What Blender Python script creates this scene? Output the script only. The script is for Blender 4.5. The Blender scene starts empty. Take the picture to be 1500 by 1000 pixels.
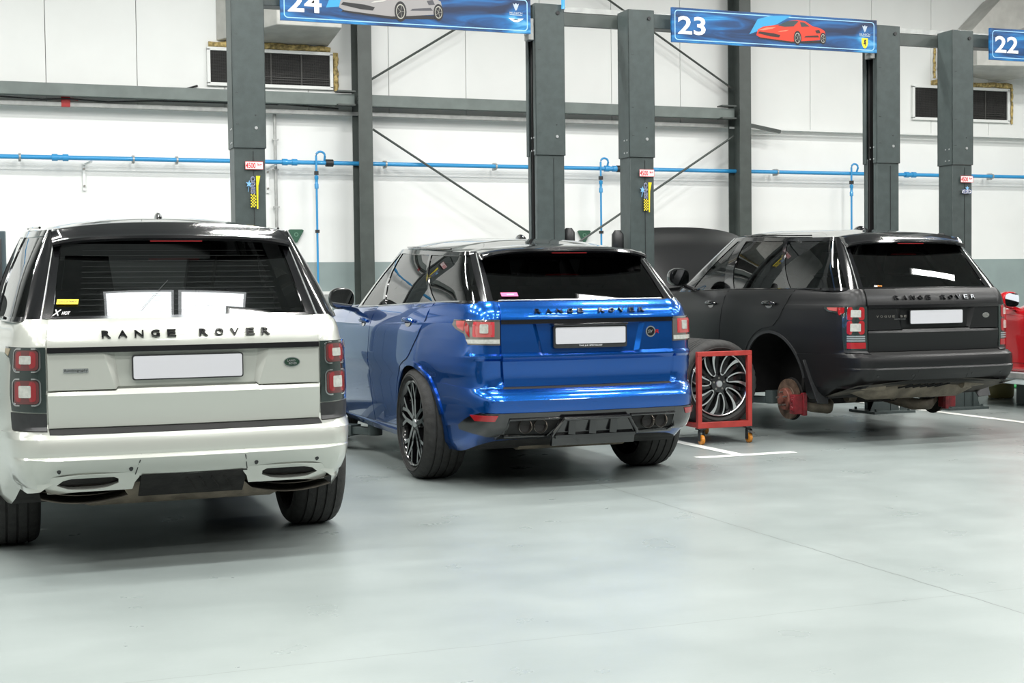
import bpy, bmesh, math, random
import numpy as np
from mathutils import Vector, Matrix
random.seed(4)
PI = math.pi
COL = bpy.context.scene.collection
scene = bpy.context.scene

# ------------------------------------------------------------------ materials
MATS = {}
def mat(name, color, rough=.5, metal=0., coat=0., noise=0., nscale=8., bump=0., bscale=60., emit=None, spec=.5, coat_rough=.03, var=None):
    if name in MATS: return MATS[name]
    m = bpy.data.materials.new(name); m.use_nodes = True
    nt = m.node_tree; b = nt.nodes['Principled BSDF']
    c = (*color, 1)
    b.inputs['Base Color'].default_value = c
    b.inputs['Roughness'].default_value = rough
    b.inputs['Metallic'].default_value = metal
    b.inputs['Coat Weight'].default_value = coat
    b.inputs['Coat Roughness'].default_value = coat_rough
    b.inputs['Specular IOR Level'].default_value = spec
    tc = nt.nodes.new('ShaderNodeTexCoord')
    if noise or var:
        n = nt.nodes.new('ShaderNodeTexNoise'); n.inputs['Scale'].default_value = nscale
        n.inputs['Detail'].default_value = 6
        nt.links.new(tc.outputs['Object'], n.inputs['Vector'])
        r = nt.nodes.new('ShaderNodeMix'); r.data_type = 'RGBA'
        lo = var if var else tuple(max(0, x*(1-noise)) for x in color)
        hi = color if var else tuple(min(1, x*(1+noise)) for x in color)
        r.inputs['A'].default_value = (*lo, 1); r.inputs['B'].default_value = (*hi, 1)
        mr = nt.nodes.new('ShaderNodeMapRange'); mr.inputs['From Min'].default_value = .35; mr.inputs['From Max'].default_value = .65
        nt.links.new(n.outputs['Fac'], mr.inputs['Value'])
        nt.links.new(mr.outputs['Result'], r.inputs['Factor'])
        nt.links.new(r.outputs['Result'], b.inputs['Base Color'])
    if bump:
        n2 = nt.nodes.new('ShaderNodeTexNoise'); n2.inputs['Scale'].default_value = bscale; n2.inputs['Detail'].default_value = 4
        nt.links.new(tc.outputs['Object'], n2.inputs['Vector'])
        bp = nt.nodes.new('ShaderNodeBump'); bp.inputs['Strength'].default_value = bump; bp.inputs['Distance'].default_value = .01
        nt.links.new(n2.outputs['Fac'], bp.inputs['Height']); nt.links.new(bp.outputs['Normal'], b.inputs['Normal'])
    if emit:
        b.inputs['Emission Color'].default_value = (*emit[0], 1); b.inputs['Emission Strength'].default_value = emit[1]
    MATS[name] = m
    return m

def glass(name, tint, ior=1.6, base=None):
    if name in MATS: return MATS[name]
    m = bpy.data.materials.new(name); m.use_nodes = True; nt = m.node_tree
    for n in list(nt.nodes): nt.nodes.remove(n)
    o = nt.nodes.new('ShaderNodeOutputMaterial'); tr = nt.nodes.new('ShaderNodeBsdfTransparent')
    gl = nt.nodes.new('ShaderNodeBsdfGlossy'); fr = nt.nodes.new('ShaderNodeFresnel'); mx = nt.nodes.new('ShaderNodeMixShader')
    tr.inputs['Color'].default_value = (*tint, 1); gl.inputs['Roughness'].default_value = .0; gl.inputs['Color'].default_value = (1, 1, 1, 1)
    fr.inputs['IOR'].default_value = ior
    # keep the reflectance the same whichever way the single pane faces
    geo = nt.nodes.new('ShaderNodeNewGeometry'); mul = nt.nodes.new('ShaderNodeVectorMath'); mul.operation = 'SCALE'
    nt.links.new(fr.outputs[0], mx.inputs[0]); nt.links.new(tr.outputs[0], mx.inputs[1]); nt.links.new(gl.outputs[0], mx.inputs[2])
    nt.nodes.remove(geo); nt.nodes.remove(mul)
    nt.links.new(mx.outputs[0], o.inputs[0])
    MATS[name] = m
    return m

# ------------------------------------------------------------------ mesh helper
class MB:
    def __init__(s): s.v = []; s.f = []; s.m = []; s.c = 0
    def add(s, vs, fs, m=0):
        o = len(s.v); s.v += [tuple(v) for v in vs]
        for f in fs: s.f.append(tuple(i+o for i in f)); s.m.append(m)
        return s
    def box(s, c, d, m=0, rot=None):
        hx, hy, hz = d[0]/2, d[1]/2, d[2]/2
        vs = [Vector((x*hx, y*hy, z*hz)) for x in (-1, 1) for y in (-1, 1) for z in (-1, 1)]
        if rot: vs = [rot @ v for v in vs]
        vs = [v+Vector(c) for v in vs]
        return s.add(vs, [(0, 1, 3, 2), (4, 6, 7, 5), (0, 4, 5, 1), (2, 3, 7, 6), (0, 2, 6, 4), (1, 5, 7, 3)], m)
    def bar(s, a, b, w, h, m=0, up=(0, 0, 1), w2=None, h2=None):
        a, b = Vector(a), Vector(b); d = (b-a).normalized(); u = Vector(up)
        if abs(d.dot(u)) > .98: u = Vector((1, 0, 0))
        r = d.cross(u).normalized(); u = r.cross(d)
        w2 = w if w2 is None else w2; h2 = h if h2 is None else h2
        vs = [p+r*x*ww/2+u*y*hh/2 for p, ww, hh in ((a, w, h), (b, w2, h2)) for x, y in ((-1, -1), (1, -1), (1, 1), (-1, 1))]
        return s.add(vs, [(3, 2, 1, 0), (4, 5, 6, 7), (0, 1, 5, 4), (1, 2, 6, 5), (2, 3, 7, 6), (3, 0, 4, 7)], m)
    def tube(s, pts, r, n=10, m=0, closed=False, caps=True):
        pts = [Vector(p) for p in pts]; N = len(pts); rings = []
        ref = Vector((0, 0, 1))
        for i, p in enumerate(pts):
            if closed: t = (pts[(i+1) % N]-pts[i-1]).normalized()
            else: t = (pts[min(i+1, N-1)]-pts[max(i-1, 0)]).normalized()
            if abs(t.dot(ref)) > .95: ref = Vector((1, 0, 0)) if abs(t.x) < .9 else Vector((0, 1, 0))
            a = t.cross(ref).normalized(); b = a.cross(t).normalized()
            rr = r[i] if isinstance(r, (list, tuple)) else r
            rings.append([p+(a*math.cos(2*PI*k/n)+b*math.sin(2*PI*k/n))*rr for k in range(n)])
        vs = [v for R_ in rings for v in R_]; fs = []
        for i in range(N if closed else N-1):
            j = (i+1) % N
            for k in range(n): fs.append((i*n+k, i*n+(k+1) % n, j*n+(k+1) % n, j*n+k))
        if caps and not closed: fs.append(tuple(range(n))[::-1]); fs.append(tuple((N-1)*n+k for k in range(n)))
        return s.add(vs, fs, m)
    def cyl(s, a, b, r, n=20, m=0, r2=None): return s.tube([a, b], [r, r if r2 is None else r2], n, m)
    def lathe(s, prof, axis='X', c=(0, 0, 0), n=48, m=0, closed=False, rfn=None):
        c = Vector(c); vs = []; P = len(prof)
        for k in range(n):
            a = 2*PI*k/n
            for j, (h, r) in enumerate(prof):
                if rfn: r = rfn(k, j, r)
                ca, sa = r*math.cos(a), r*math.sin(a)
                v = {'X': (h, ca, sa), 'Y': (ca, h, sa), 'Z': (ca, sa, h)}[axis]
                vs.append(c+Vector(v))
        fs = []
        for k in range(n):
            k2 = (k+1) % n
            for j in range(P if closed else P-1):
                j2 = (j+1) % P
                fs.append((k*P+j, k*P+j2, k2*P+j2, k2*P+j))
        return s.add(vs, fs, m)
    def prism(s, poly, o, ax, ay, th, m=0):
        """polygon in the plane o+ax*x+ay*y, thickness th along ax x ay"""
        o, ax, ay = Vector(o), Vector(ax), Vector(ay); n = ax.cross(ay).normalized(); N = len(poly)
        a = [o+ax*x+ay*y for x, y in poly]; b = [v+n*th for v in a]
        fs = [tuple(range(N))[::-1], tuple(range(N, 2*N))]+[(i, (i+1) % N, N+(i+1) % N, N+i) for i in range(N)]
        return s.add(a+b, fs, m)
    def grid(s, G, m=0, wrap=False, mfn=None):
        R_, C = len(G), len(G[0]); o = len(s.v)
        s.v += [tuple(p) for row in G for p in row]
        for i in range(R_-1):
            for j in range(C if wrap else C-1):
                j2 = (j+1) % C
                s.f.append((o+i*C+j, o+i*C+j2, o+(i+1)*C+j2, o+(i+1)*C+j)); s.m.append(mfn(i, j) if mfn else m)
        return s
    def build(s, name, mats, parent=None, ang=32, weld=0, bevel=0, bseg=2, recalc=True, sub=0):
        me = bpy.data.meshes.new(name); me.from_pydata(s.v, [], s.f)
        if not isinstance(mats, (list, tuple)): mats = [mats]
        for m in mats: me.materials.append(m)
        me.polygons.foreach_set('material_index', s.m)
        finish(me, ang, weld, recalc)
        o = bpy.data.objects.new(name, me); COL.objects.link(o)
        if parent: o.parent = parent
        if bevel:
            bv = o.modifiers.new('Bevel', 'BEVEL'); bv.width = bevel; bv.segments = bseg; bv.limit_method = 'ANGLE'; bv.angle_limit = math.radians(40)
            bv.harden_normals = False
        if sub:
            sb = o.modifiers.new('Sub', 'SUBSURF'); sb.levels = sub; sb.render_levels = sub
        return o
def finish(me, ang=32, weld=0, recalc=True):
    bm = bmesh.new(); bm.from_mesh(me)
    if weld: bmesh.ops.remove_doubles(bm, verts=bm.verts, dist=weld)
    bmesh.ops.dissolve_degenerate(bm, edges=bm.edges, dist=1e-6)
    if recalc: bmesh.ops.recalc_face_normals(bm, faces=bm.faces)
    t = math.radians(ang)
    for f in bm.faces: f.smooth = True
    for e in bm.edges:
        e.smooth = (len(e.link_faces) == 2 and e.calc_face_angle(0) < t)
    bm.to_mesh(me); bm.free()

def tag(o, label=None, cat=None, group=None, kind=None):
    if label: o['label'] = label
    if cat: o['category'] = cat
    if group: o['group'] = group
    if kind: o['kind'] = kind
    return o
def empty(name, loc=(0, 0, 0), rz=0):
    o = bpy.data.objects.new(name, None); COL.objects.link(o); o.location = loc; o.rotation_euler = (0, 0, rz)
    o.empty_display_size = .2
    return o
def copy_obj(o, parent=None, loc=None, rot=None):
    c = o.copy(); COL.objects.link(c)
    if parent is not None: c.parent = parent
    if loc is not None: c.location = loc
    if rot is not None: c.rotation_euler = rot
    for ch in list(o.children):
        d = ch.copy(); COL.objects.link(d); d.parent = c
        for g in list(ch.children):
            e = g.copy(); COL.objects.link(e); e.parent = d
    return c
def text_verts(s, size=1., xs=1., space=1., bold=0.):
    """flat text mesh centred on the origin: list of (x,y), faces"""
    cu = bpy.data.curves.new('t', 'FONT'); cu.body = s; cu.size = size; cu.space_character = space
    cu.align_x = 'CENTER'; cu.align_y = 'CENTER'; cu.resolution_u = 3; cu.offset = bold
    ob = bpy.data.objects.new('t', cu); COL.objects.link(ob)
    dg = bpy.context.evaluated_depsgraph_get(); me = bpy.data.meshes.new_from_object(ob.evaluated_get(dg))
    vs = [(v.co.x*xs, v.co.y) for v in me.vertices]; fs = [tuple(p.vertices) for p in me.polygons]
    bpy.data.objects.remove(ob); bpy.data.curves.remove(cu); bpy.data.meshes.remove(me)
    if vs:
        x0 = min(v[0] for v in vs); x1 = max(v[0] for v in vs); y0 = min(v[1] for v in vs); y1 = max(v[1] for v in vs)
        vs = [(v[0]-(x0+x1)/2, v[1]-(y0+y1)/2) for v in vs]
    return vs, fs
def fit_text(s, w, h, space=1., bold=0.):
    vs, fs = text_verts(s, 1, 1, space, bold)
    W = max(v[0] for v in vs)*2; Hh = max(v[1] for v in vs)*2
    return [(x*w/W, y*h/Hh) for x, y in vs], fs
def thick(mb, fr, vs, fs, fn, d0, d1, m=0):
    """extrude flat polygons between offsets d0,d1; fn(x,y,off)->point"""
    N = len(vs); a = [fn(x, y, d1) for x, y in vs]; b = [fn(x, y, d0) for x, y in vs]
    cnt = {}
    for f in fs:
        for i in range(len(f)):
            e = (f[i], f[(i+1) % len(f)]); cnt[tuple(sorted(e))] = cnt.get(tuple(sorted(e)), 0)+1
    out = [tuple(f) for f in fs]
    for f in fs:
        for i in range(len(f)):
            e = (f[i], f[(i+1) % len(f)])
            if cnt[tuple(sorted(e))] == 1: out.append((e[0], e[0]+N, e[1]+N, e[1]))
    mb.add(a+b, out, m)
def flat_text(mb, s, c, ax, ay, w, h, th=.002, m=0, space=1., bold=0.):
    vs, fs = fit_text(s, w, h, space, bold); c, ax, ay = Vector(c), Vector(ax), Vector(ay); n = ax.cross(ay).normalized()
    thick(mb, None, vs, fs, lambda x, y, o: c+ax*x+ay*y+n*o, 0, th, m)

# ------------------------------------------------------------------ surfaces of the car bodies
def sm(t): t = min(1., max(0., t)); return t*t*(3-2*t)
def interp(tab, x): return float(np.interp(x, [a for a, b in tab], [b for a, b in tab]))
def plan_pt(u, xr, yr, b, y1, y2, w1, wm, w2, yf, xf, bf, ym=.6, yq=None):
    yq = ym if yq is None else yq
    def wf(y):
        if y < ym: return wm-(wm-w1)*(max(0, yq-y)/(yq-y1))**2
        return wm-(wm-w2)*((y-ym)/(y2-ym))**2
    def bez(A, T0, B, T1, t):
        C1 = A+T0; C2 = B-T1
        return A*(1-t)**3+C1*3*t*(1-t)**2+C2*3*t*t*(1-t)+B*t**3
    if u <= 1: return xr*u, yr+b*u*u
    if u < 2:
        A = np.array((xr, yr+b)); B = np.array((w1, y1))
        T0 = np.array((1, 2*b/xr)); T0 = T0/np.linalg.norm(T0)*(w1-xr)*.72
        T1 = np.array((2*(wm-w1)/(yq-y1), 1.)); T1 = T1/np.linalg.norm(T1)*(y1-yr-b)*.62
        return tuple(bez(A, T0, B, T1, u-1))
    if u <= 3:
        y = y1+(y2-y1)*(u-2); return wf(y), y
    if u < 4:
        A = np.array((w2, y2)); B = np.array((xf, yf-bf))
        T0 = np.array((-2*(wm-w2)/(y2-ym), 1.)); T0 = T0/np.linalg.norm(T0)*(yf-bf-y2)*.62
        T1 = np.array((-1, 2*bf/xf)); T1 = T1/np.linalg.norm(T1)*(w2-xf)*.72
        return tuple(bez(A, T0, B, T1, u-3))
    t = 5-u
    return xf*t, yf-bf*t*t

class Body:
    def __init__(s, sp):
        s.YRo = sp.get('YRo', sp['YR']); s.sp = sp; s.ztop = sp['W'][-1][0]; s.zlo = sp['W'][0][0]
        s.zref = sp.get('zref', .95)
        us = np.linspace(0, 3, 181); P = [s.nom(u, s.zref) for u in us]
        d = [0.]
        for a, b in zip(P[:-1], P[1:]): d.append(d[-1]+math.dist(a[:2], b[:2]))
        s.us, s.ss, s.py, s.px = us, np.array(d), np.array([p[1] for p in P]), np.array([p[0] for p in P])
    def nom(s, u, z):
        sp = s.sp; W = interp(sp['W'], z); 
        return plan_pt(u, sp['xr'], (lambda k: interp(sp['YR'], z)*(1-k)+interp(s.YRo, z)*k)(sm((u-.95)/.05)), sp['b'], sp['y1'], sp['y2'], W-sp['tr'], W, W-sp['tf'], interp(sp['YF'], z), .62, .10, yq=sp.get('yq'))
    def warp(s, x, y, z):
        sp = s.sp; z2 = z
        t = sm((z-.80)/(s.ztop-.80)); z2 += sp['belt'](y)*t
        t = 1-sm((z-s.zlo)/(sp['zl']-s.zlo))
        L = sp['lift']*sm((-.50-y)/.32)*(1-sp.get('cl', .3)*sm((x-.60)/.2))+.10*sm((y-3.3)/.3)
        return z2+L*t
    def Pn(s, u, z):
        x, y = s.nom(u, z); return Vector((x, y, s.warp(x, y, z)))
    def znom(s, u, za):
        lo, hi = s.zlo-.2, s.ztop+.15
        for _ in range(24):
            mid = (lo+hi)/2
            x, y = s.nom(u, mid)
            if s.warp(x, y, mid) < za: lo = mid
            else: hi = mid
        return (lo+hi)/2
    def u_of_s(s, q): return float(np.interp(abs(q), s.ss, s.us))
    def s_of_y(s, y): # flank only
        i = np.argmax(s.us >= 1.0); return float(np.interp(y, s.py[i:], s.ss[i:]))
    def s_of_x(s, x): return float(np.interp(x, s.px[:100], s.ss[:100]))
    def P(s, q, z, off=0.):
        """q signed arc length from the rear centre, z real height"""
        sg = 1 if q >= 0 else -1; u = s.u_of_s(q); zn = s.znom(u, z)
        p = s.Pn(u, zn)
        if off:
            e = .02; du = .01
            a = s.Pn(min(3, u+du), zn)-s.Pn(max(0, u-du), zn)
            if u < du: a.y = 0
            b = s.Pn(u, zn+.004)-s.Pn(u, zn-.004)
            n = a.cross(b).normalized()
            if n.y > .2 or n.x < -.3: n = -n
            p = p+n*off
        return Vector((p.x*sg, p.y, p.z))

def tess(poly, res, cuts=()):
    N = len(poly); A = abs(sum(poly[i][0]*poly[(i+1) % N][1]-poly[(i+1) % N][0]*poly[i][1] for i in range(N)))/2
    V, F, a = tess_(poly, res, cuts, False)
    if abs(a-A) > .002*A: V, F, a = tess_(poly, res, cuts, True)
    return V, F
def tess_(poly, res, cuts, tri):
    bm = bmesh.new(); vs = [bm.verts.new((x, y, 0)) for x, y in poly]; bm.faces.new(vs)
    if tri: bmesh.ops.triangulate(bm, faces=bm.faces)
    x0 = min(p[0] for p in poly); x1 = max(p[0] for p in poly); y0 = min(p[1] for p in poly); y1 = max(p[1] for p in poly)
    def cut(co, no):
        g = bm.verts[:]+bm.edges[:]+bm.faces[:]
        bmesh.ops.bisect_plane(bm, geom=g, plane_co=co, plane_no=no, dist=1e-5)
    rx, ry = res if isinstance(res, tuple) else (res, res)
    n = int((x1-x0)/rx)
    for i in range(1, n+1): cut((x0+(x1-x0)*i/(n+1), 0, 0), (1, 0, 0))
    n = int((y1-y0)/ry)
    for i in range(1, n+1): cut((0, y0+(y1-y0)*i/(n+1), 0), (0, 1, 0))
    for a, b in cuts:
        cut((a[0], a[1], 0), (-(b[1]-a[1]), b[0]-a[0], 0))
    bmesh.ops.remove_doubles(bm, verts=bm.verts, dist=1e-5)
    bm.verts.index_update()
    V = [(v.co.x, v.co.y) for v in bm.verts]; F = [tuple(v.index for v in f.verts) for f in bm.faces]
    a = 0.
    for f in bm.faces:
        c = f.calc_area(); a += c
        if len(f.verts) > 4 and not tri: pass
    bm.free(); return V, F, a
def mirror_poly(poly): return [(-x, y) for x, y in poly][::-1]
def rrect(x0, y0, x1, y1, r, n=5):
    out = []
    for cx, cy, a in ((x1-r, y1-r, 0), (x0+r, y1-r, 90), (x0+r, y0+r, 180), (x1-r, y0+r, 270)):
        for k in range(n+1):
            t = math.radians(a+90*k/n); out.append((cx+r*math.cos(t), cy+r*math.sin(t)))
    return out
def off_poly(poly, d):
    N = len(poly); A = sum(poly[i][0]*poly[(i+1) % N][1]-poly[(i+1) % N][0]*poly[i][1] for i in range(N)); sg = 1 if A > 0 else -1
    out = []
    for i in range(N):
        p0, p, p1 = Vector(poly[i-1]), Vector(poly[i]), Vector(poly[(i+1) % N])
        a = (p-p0).normalized(); b = (p1-p).normalized()
        na = Vector((a.y, -a.x))*sg; nb = Vector((b.y, -b.x))*sg; n = (na+nb)
        if n.length < 1e-4: n = na
        n.normalize(); k = d/max(.45, n.dot(na)); q = p+n*k; out.append((q.x, q.y))
    return out
def patch(mb, fn, poly, o1, o0=-.004, res=.05, m=0, offfn=None, cuts=()):
    V, F = tess(poly, res, cuts)
    g = (lambda x, y, o: fn(x, y, (o if o == o0 or offfn is None else offfn(x, y))))
    thick(mb, None, V, F, g, o0, o1, m)

def shell(B, name, parent, mats, gate=(.70, 1.3), cabin=(-.9, 2.2), hoodopen=None, arches=True, wheelr=.43, zs_extra=(), wb=2.923, gx=.66):
    """closed lower body with cabin well, cut by the wheel arches"""
    sp = B.sp
    us = list(np.linspace(0, 1, 10))+list(np.linspace(1, 2, 11))[1:]+list(np.linspace(2, 3, 44))[1:]+list(np.linspace(3, 4, 9))[1:]+list(np.linspace(4, 5, 6))[1:]
    zk = sorted(set([a for a, b in sp['W']]+[a for a, b in sp['YR']]+list(zs_extra)))
    zs = []
    for a, b in zip(zk[:-1], zk[1:]):
        n = max(1, int((b-a)/.05+.5)); zs += [a+(b-a)*i/n for i in range(n)]
    zs.append(zk[-1]); zs = [z for z in zs if B.zlo-1e-6 <= z <= B.ztop+1e-6]
    G = []
    for z in zs:
        row = []
        for u in us:
            p = B.Pn(u, z)
            if u < .98 and gate[0] <= p.z <= gate[1]: p.y += .03
            row.append(p)
        full = [Vector((-p.x, p.y, p.z)) for p in row[::-1][0:-1]]+row   # front(left side) ... rear centre ... front(right)
        full = full[:-1] if abs(row[-1].x) < 1e-6 else full
        G.append(full)
    mb = MB(); C = len(G[0]); mb.grid(G, 0, wrap=True)
    nu = len(us); o = 0
    # index of right vertex k (k in us) and left vertex k in a ring
    def R_(k, ring): return ring*C+(nu-1+k) % C
    def L_(k, ring): return ring*C+(nu-1-k)
    # bottom cap
    for k in range(nu-1):
        if k == 0: mb.f.append((L_(1, 0), R_(0, 0), R_(1, 0))); mb.m.append(2)
        elif k == nu-2: mb.f.append((L_(k, 0), R_(k, 0), R_(k+1, 0))); mb.m.append(2)
        else: mb.f.append((L_(k, 0), R_(k, 0), R_(k+1, 0), L_(k+1, 0))); mb.m.append(2)
    # deck
    fr = [-.93, -.86, -.6, -.3, 0, .3, .6, .86, .93]; top = len(zs)-1; prev = None
    for k in range(nu-1):
        pr, pl = mb.v[R_(k, top)], mb.v[L_(k, top)]
        if k == 0: ids = [R_(0, top)]*11
        else:
            ids = [L_(k, top)]
            w = pr[0]; y = pr[1]; zc = pr[2]
            inside = cabin[0] < y < cabin[1]
            eng = hoodopen and hoodopen[0] < y < hoodopen[1]
            for f in fr:
                if inside: z = zc-(.32 if abs(f) < .9 else .005)
                elif eng: z = zc-(.30 if abs(f) < .9 else .005)
                else: z = zc+sp.get('crown', .05)*(1-abs(f)**2.5)*sm((y-cabin[1])/.2)
                mb.v.append((w*f, y, z)); ids.append(len(mb.v)-1)
            ids.append(R_(k, top))
        if prev:
            for j in range(10):
                q = [prev[j], prev[j+1], ids[j+1], ids[j]]; q2 = []
                for i in q:
                    if i not in q2: q2.append(i)
                if len(q2) >= 3:
                    yy = mb.v[ids[5]][1]
                    mb.f.append(tuple(q2)); mb.m.append(1 if (cabin[0]-.2 < yy < cabin[1]+.06 or (hoodopen and hoodopen[0] < yy < hoodopen[1]+.05)) else 0)
        prev = ids
    # front closing
    last = R_(nu-1, top)
    for j in range(10): mb.f.append((prev[j], prev[j+1], last)); mb.m.append(0)
    body = mb.build(name, mats, parent, ang=28, weld=1e-5)
    if arches:
        cut = MB()
        for yc in (0, wb):
            for sg in (-1, 1):
                n = 40; x0, x1 = sg*.60, sg*1.1
                cut.tube([(min(x0, x1), yc, sp.get('archz', .40)), (max(x0, x1), yc, sp.get('archz', .40))], wheelr, n, 0)
                zz = sp.get('archz', .40)
                cut2 = MB()
        co = cut.build('cut', [M_ARCH], parent)
        md = body.modifiers.new('b', 'BOOLEAN'); md.operation = 'DIFFERENCE'; md.object = co; md.solver = 'EXACT'; md.material_mode = 'TRANSFER'
        for solver in ('EXACT', 'FAST'):
            md.solver = solver
            dg = bpy.context.evaluated_depsgraph_get(); me = bpy.data.meshes.new_from_object(body.evaluated_get(dg))
            if len(me.polygons) and not any(abs(p.center.x) > .9 and (p.center.y**2+(p.center.z-.42)**2) < .3**2 for p in me.polygons): break
        body.modifiers.clear(); body.data = me; finish(me, 28, 0, False)
        bpy.data.objects.remove(co)
    return body

class Green:
    """greenhouse between belt and roof"""
    def __init__(s, sp, B): s.sp = sp; s.B = B
    def pt(s, u, t):
        g = s.sp; a = g['base']; b = g['top']
        q = {k: a[k]+(b[k]-a[k])*t for k in a}
        x, y = plan_pt(u, q['xr'], q['yr'], q['b'], q['y1'], q['y2'], q['w1'], q['wm'], q['w2'], q['yf'], q['xf'], q['bf'], ym=.5)
        bul = g.get('bul', .018)*math.sin(PI*t)
        if u < 1.5: y -= bul*sm((1.6-u))
        if u > 1: x += bul*sm(u-1)*sm((3.6-u))
        ya = y
        zb = s.B.ztop+s.B.sp['belt'](ya)-.012
        if u < 1.3: zb = min(zb, g['zrear']) if 'zrear' in g else zb
        zt = g['ztop'](ya)
        return Vector((x, y, zb+(zt-zb)*t))
    def u_y(s, y, which):
        a = s.sp[which]; us = np.linspace(1, 3, 101)
        ys = [plan_pt(u, a['xr'], a['yr'], a['b'], a['y1'], a['y2'], a['w1'], a['wm'], a['w2'], a['yf'], a['xf'], a['bf'], ym=.5)[1] for u in us]
        return float(np.interp(y, ys, us))

def greenhouse(G, parent, roofmat, glassmats, trim):
    g = G.sp
    keys = []   # (ub, ut, kind of the cell that follows)
    a, b = g['base'], g['top']
    keys.append((0, 0, 'rear_window')); keys.append((g['rwx'][0]/a['xr'], g['rwx'][1]/b['xr'], None))
    for yb, yt, kind in g['cols']: keys.append((G.u_y(yb, 'base'), G.u_y(yt, 'top'), kind) if yb > -5 else (-yb-10, -yt-10, kind))
    keys.append((3.45, 3.45, None)); keys.append((4.0, 4.0, 'windshield')); keys.append((5, 5, 'end'))
    cols = []
    for (u0, v0, k), (u1, v1, _) in zip(keys[:-1], keys[1:]):
        n = max(2, int(abs(u1-u0)/.09)+1)
        for i in range(n): cols.append((u0+(u1-u0)*i/n, v0+(v1-v0)*i/n, k, (i == 0)))
    cols.append((5, 5, None, True))
    rows = [0, .05, .2, .4, .6, .8, .93, 1.0]
    r0, r1 = 1, len(rows)-2
    shellmb = MB(); wins = {}
    for sg in (1, -1):
        V = [[G.pt(u+(v-u)*t, t) for (u, v, k, f) in cols] for t in rows]
        V = [[Vector((p.x*sg, p.y, p.z)) for p in r] for r in V]
        for j in range(len(cols)-1):
            k = cols[j][2]
            for i in range(len(rows)-1):
                q = [V[i][j], V[i][j+1], V[i+1][j+1], V[i+1][j]]
                if sg < 0: q = q[::-1]
                if k and r0 <= i < r1:
                    nm = k if k in ('rear_window', 'windshield') else (k, sg)
                    wins.setdefault(nm, MB()).add(q, [(0, 1, 2, 3)])
                else: shellmb.add(q, [(0, 1, 2, 3)])
    # roof
    us = [c[1] for c in cols]; NX = 14; crown = g['crown']
    fr = [math.sin(PI/2*(-1+2*i/NX)) for i in range(NX+1)]
    rowsR = []
    for u in us:
        p = G.pt(u, 1.0); y0, y1_ = b['yr'], b['yf']
        row = []
        for f in fr:
            e = sm((p.y-y0)/.5)*sm((y1_-p.y)/.5)
            z = p.z+crown*(1-abs(f)**2.4)*(.45+.55*e)*(sm((p.y-y0+.06)/.2))
            row.append(Vector((p.x*f, p.y, z)))
        rowsR.append(row)
    shellmb.grid(rowsR, 0)
    so = shellmb.build('cabin_frame', [roofmat], parent, ang=35, weld=1e-4)
    sd = so.modifiers.new('Solid', 'SOLIDIFY'); sd.thickness = .03; sd.offset = -1; sd.use_even_offset = False
    outs = {}
    for nm, mb in wins.items():
        kk = nm if isinstance(nm, str) else nm[0]
        o = mb.build(kk, [glassmats.get(kk, glassmats['*'])], parent, ang=60, weld=1e-4)
        # sit the pane a little inside the frame
        me = o.data; me.update()
        for v, n in zip(me.vertices, [v.normal.copy() for v in me.vertices]): v.co -= n*.006*(1 if n.dot(Vector((v.co.x, v.co.y-.6, 0))) > 0 else -1)
        outs[nm] = o
    return so, outs
def gmap(G, sg=1):
    """(x across rear, t up) -> point on rear screen"""
    xr0, xr1 = G.sp['base']['xr'], G.sp['top']['xr']
    def f(x, t, off):
        xr = xr0+(xr1-xr0)*t; u = min(1.2, abs(x)/xr); p = G.pt(u, t); p2 = G.pt(u, t+.01); p3 = G.pt(u+.01, t)
        n = (p3-p).cross(p2-p).normalized()
        if n.y > 0: n = -n
        q = p+n*off; return Vector((q.x*(1 if x >= 0 else -1), q.y, q.z))
    return f

# ------------------------------------------------------------------ shared materials
M_RUB = mat('tyre_rubber', (.022, .022, .021), .75, noise=.25, nscale=30, bump=.25, bscale=90)
M_BLKG = mat('gloss_black', (.006, .006, .007), .12, coat=1, spec=.6)
M_BLKP = mat('black_plastic', (.018, .019, .02), .45, noise=.15, nscale=40)
M_DARK = mat('dark_void', (.008, .008, .008), .7)
M_UNDER = mat('underbody', (.012, .011, .010), .85, noise=.4, nscale=12, bump=.4, bscale=30)
M_DUST = mat('dusty_steel', (.20, .17, .13), .6, metal=.3, noise=.3, nscale=9, bump=.3)
M_CHROME = mat('chrome', (.75, .75, .76), .12, metal=1)
M_ALU = mat('machined_alloy', (.70, .71, .72), .28, metal=.9)
M_RIMD = mat('dark_alloy', (.03, .031, .033), .25, metal=.5, coat=.6)
M_RIMB = mat('black_alloy', (.007, .007, .008), .15, metal=.3, coat=1)
M_STEEL = mat('worn_steel', (.25, .24, .22), .4, metal=.8, noise=.2)
M_RUST = mat('rusty_disc', (.13, .085, .06), .6, metal=.5, noise=.4, nscale=14, bump=.3)
M_RED = mat('red_lens', (.30, .012, .016), .12, coat=1)
M_REDL = mat('light_red_lens', (.42, .09, .085), .15, coat=1)
M_LENSW = mat('white_lens', (.42, .43, .40), .2, coat=1, noise=.12, nscale=60)
M_LENSG = mat('grey_lens', (.22, .25, .26), .15, coat=1)
M_CAL = mat('red_caliper', (.20, .012, .018), .4, noise=.3, nscale=20)
M_PLATE = mat('plate_white', (.52, .52, .55), .35)
M_LEATH = mat('dark_leather', (.012, .012, .013), .5)
M_LEATHB = mat('pale_headlining', (.10, .10, .095), .8)
M_TINT = glass('privacy_glass', (.20, .21, .21), 1.9)
M_TINTD = glass('dark_privacy_glass', (.05, .052, .055), 1.7)
M_CLEAR = glass('clear_glass', (.72, .78, .76), 1.5)
M_MIRR = mat('mirror_glass', (.55, .56, .58), .02, metal=1)
M_WTXT = mat('white_print', (.8, .8, .8), .5)
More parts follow.
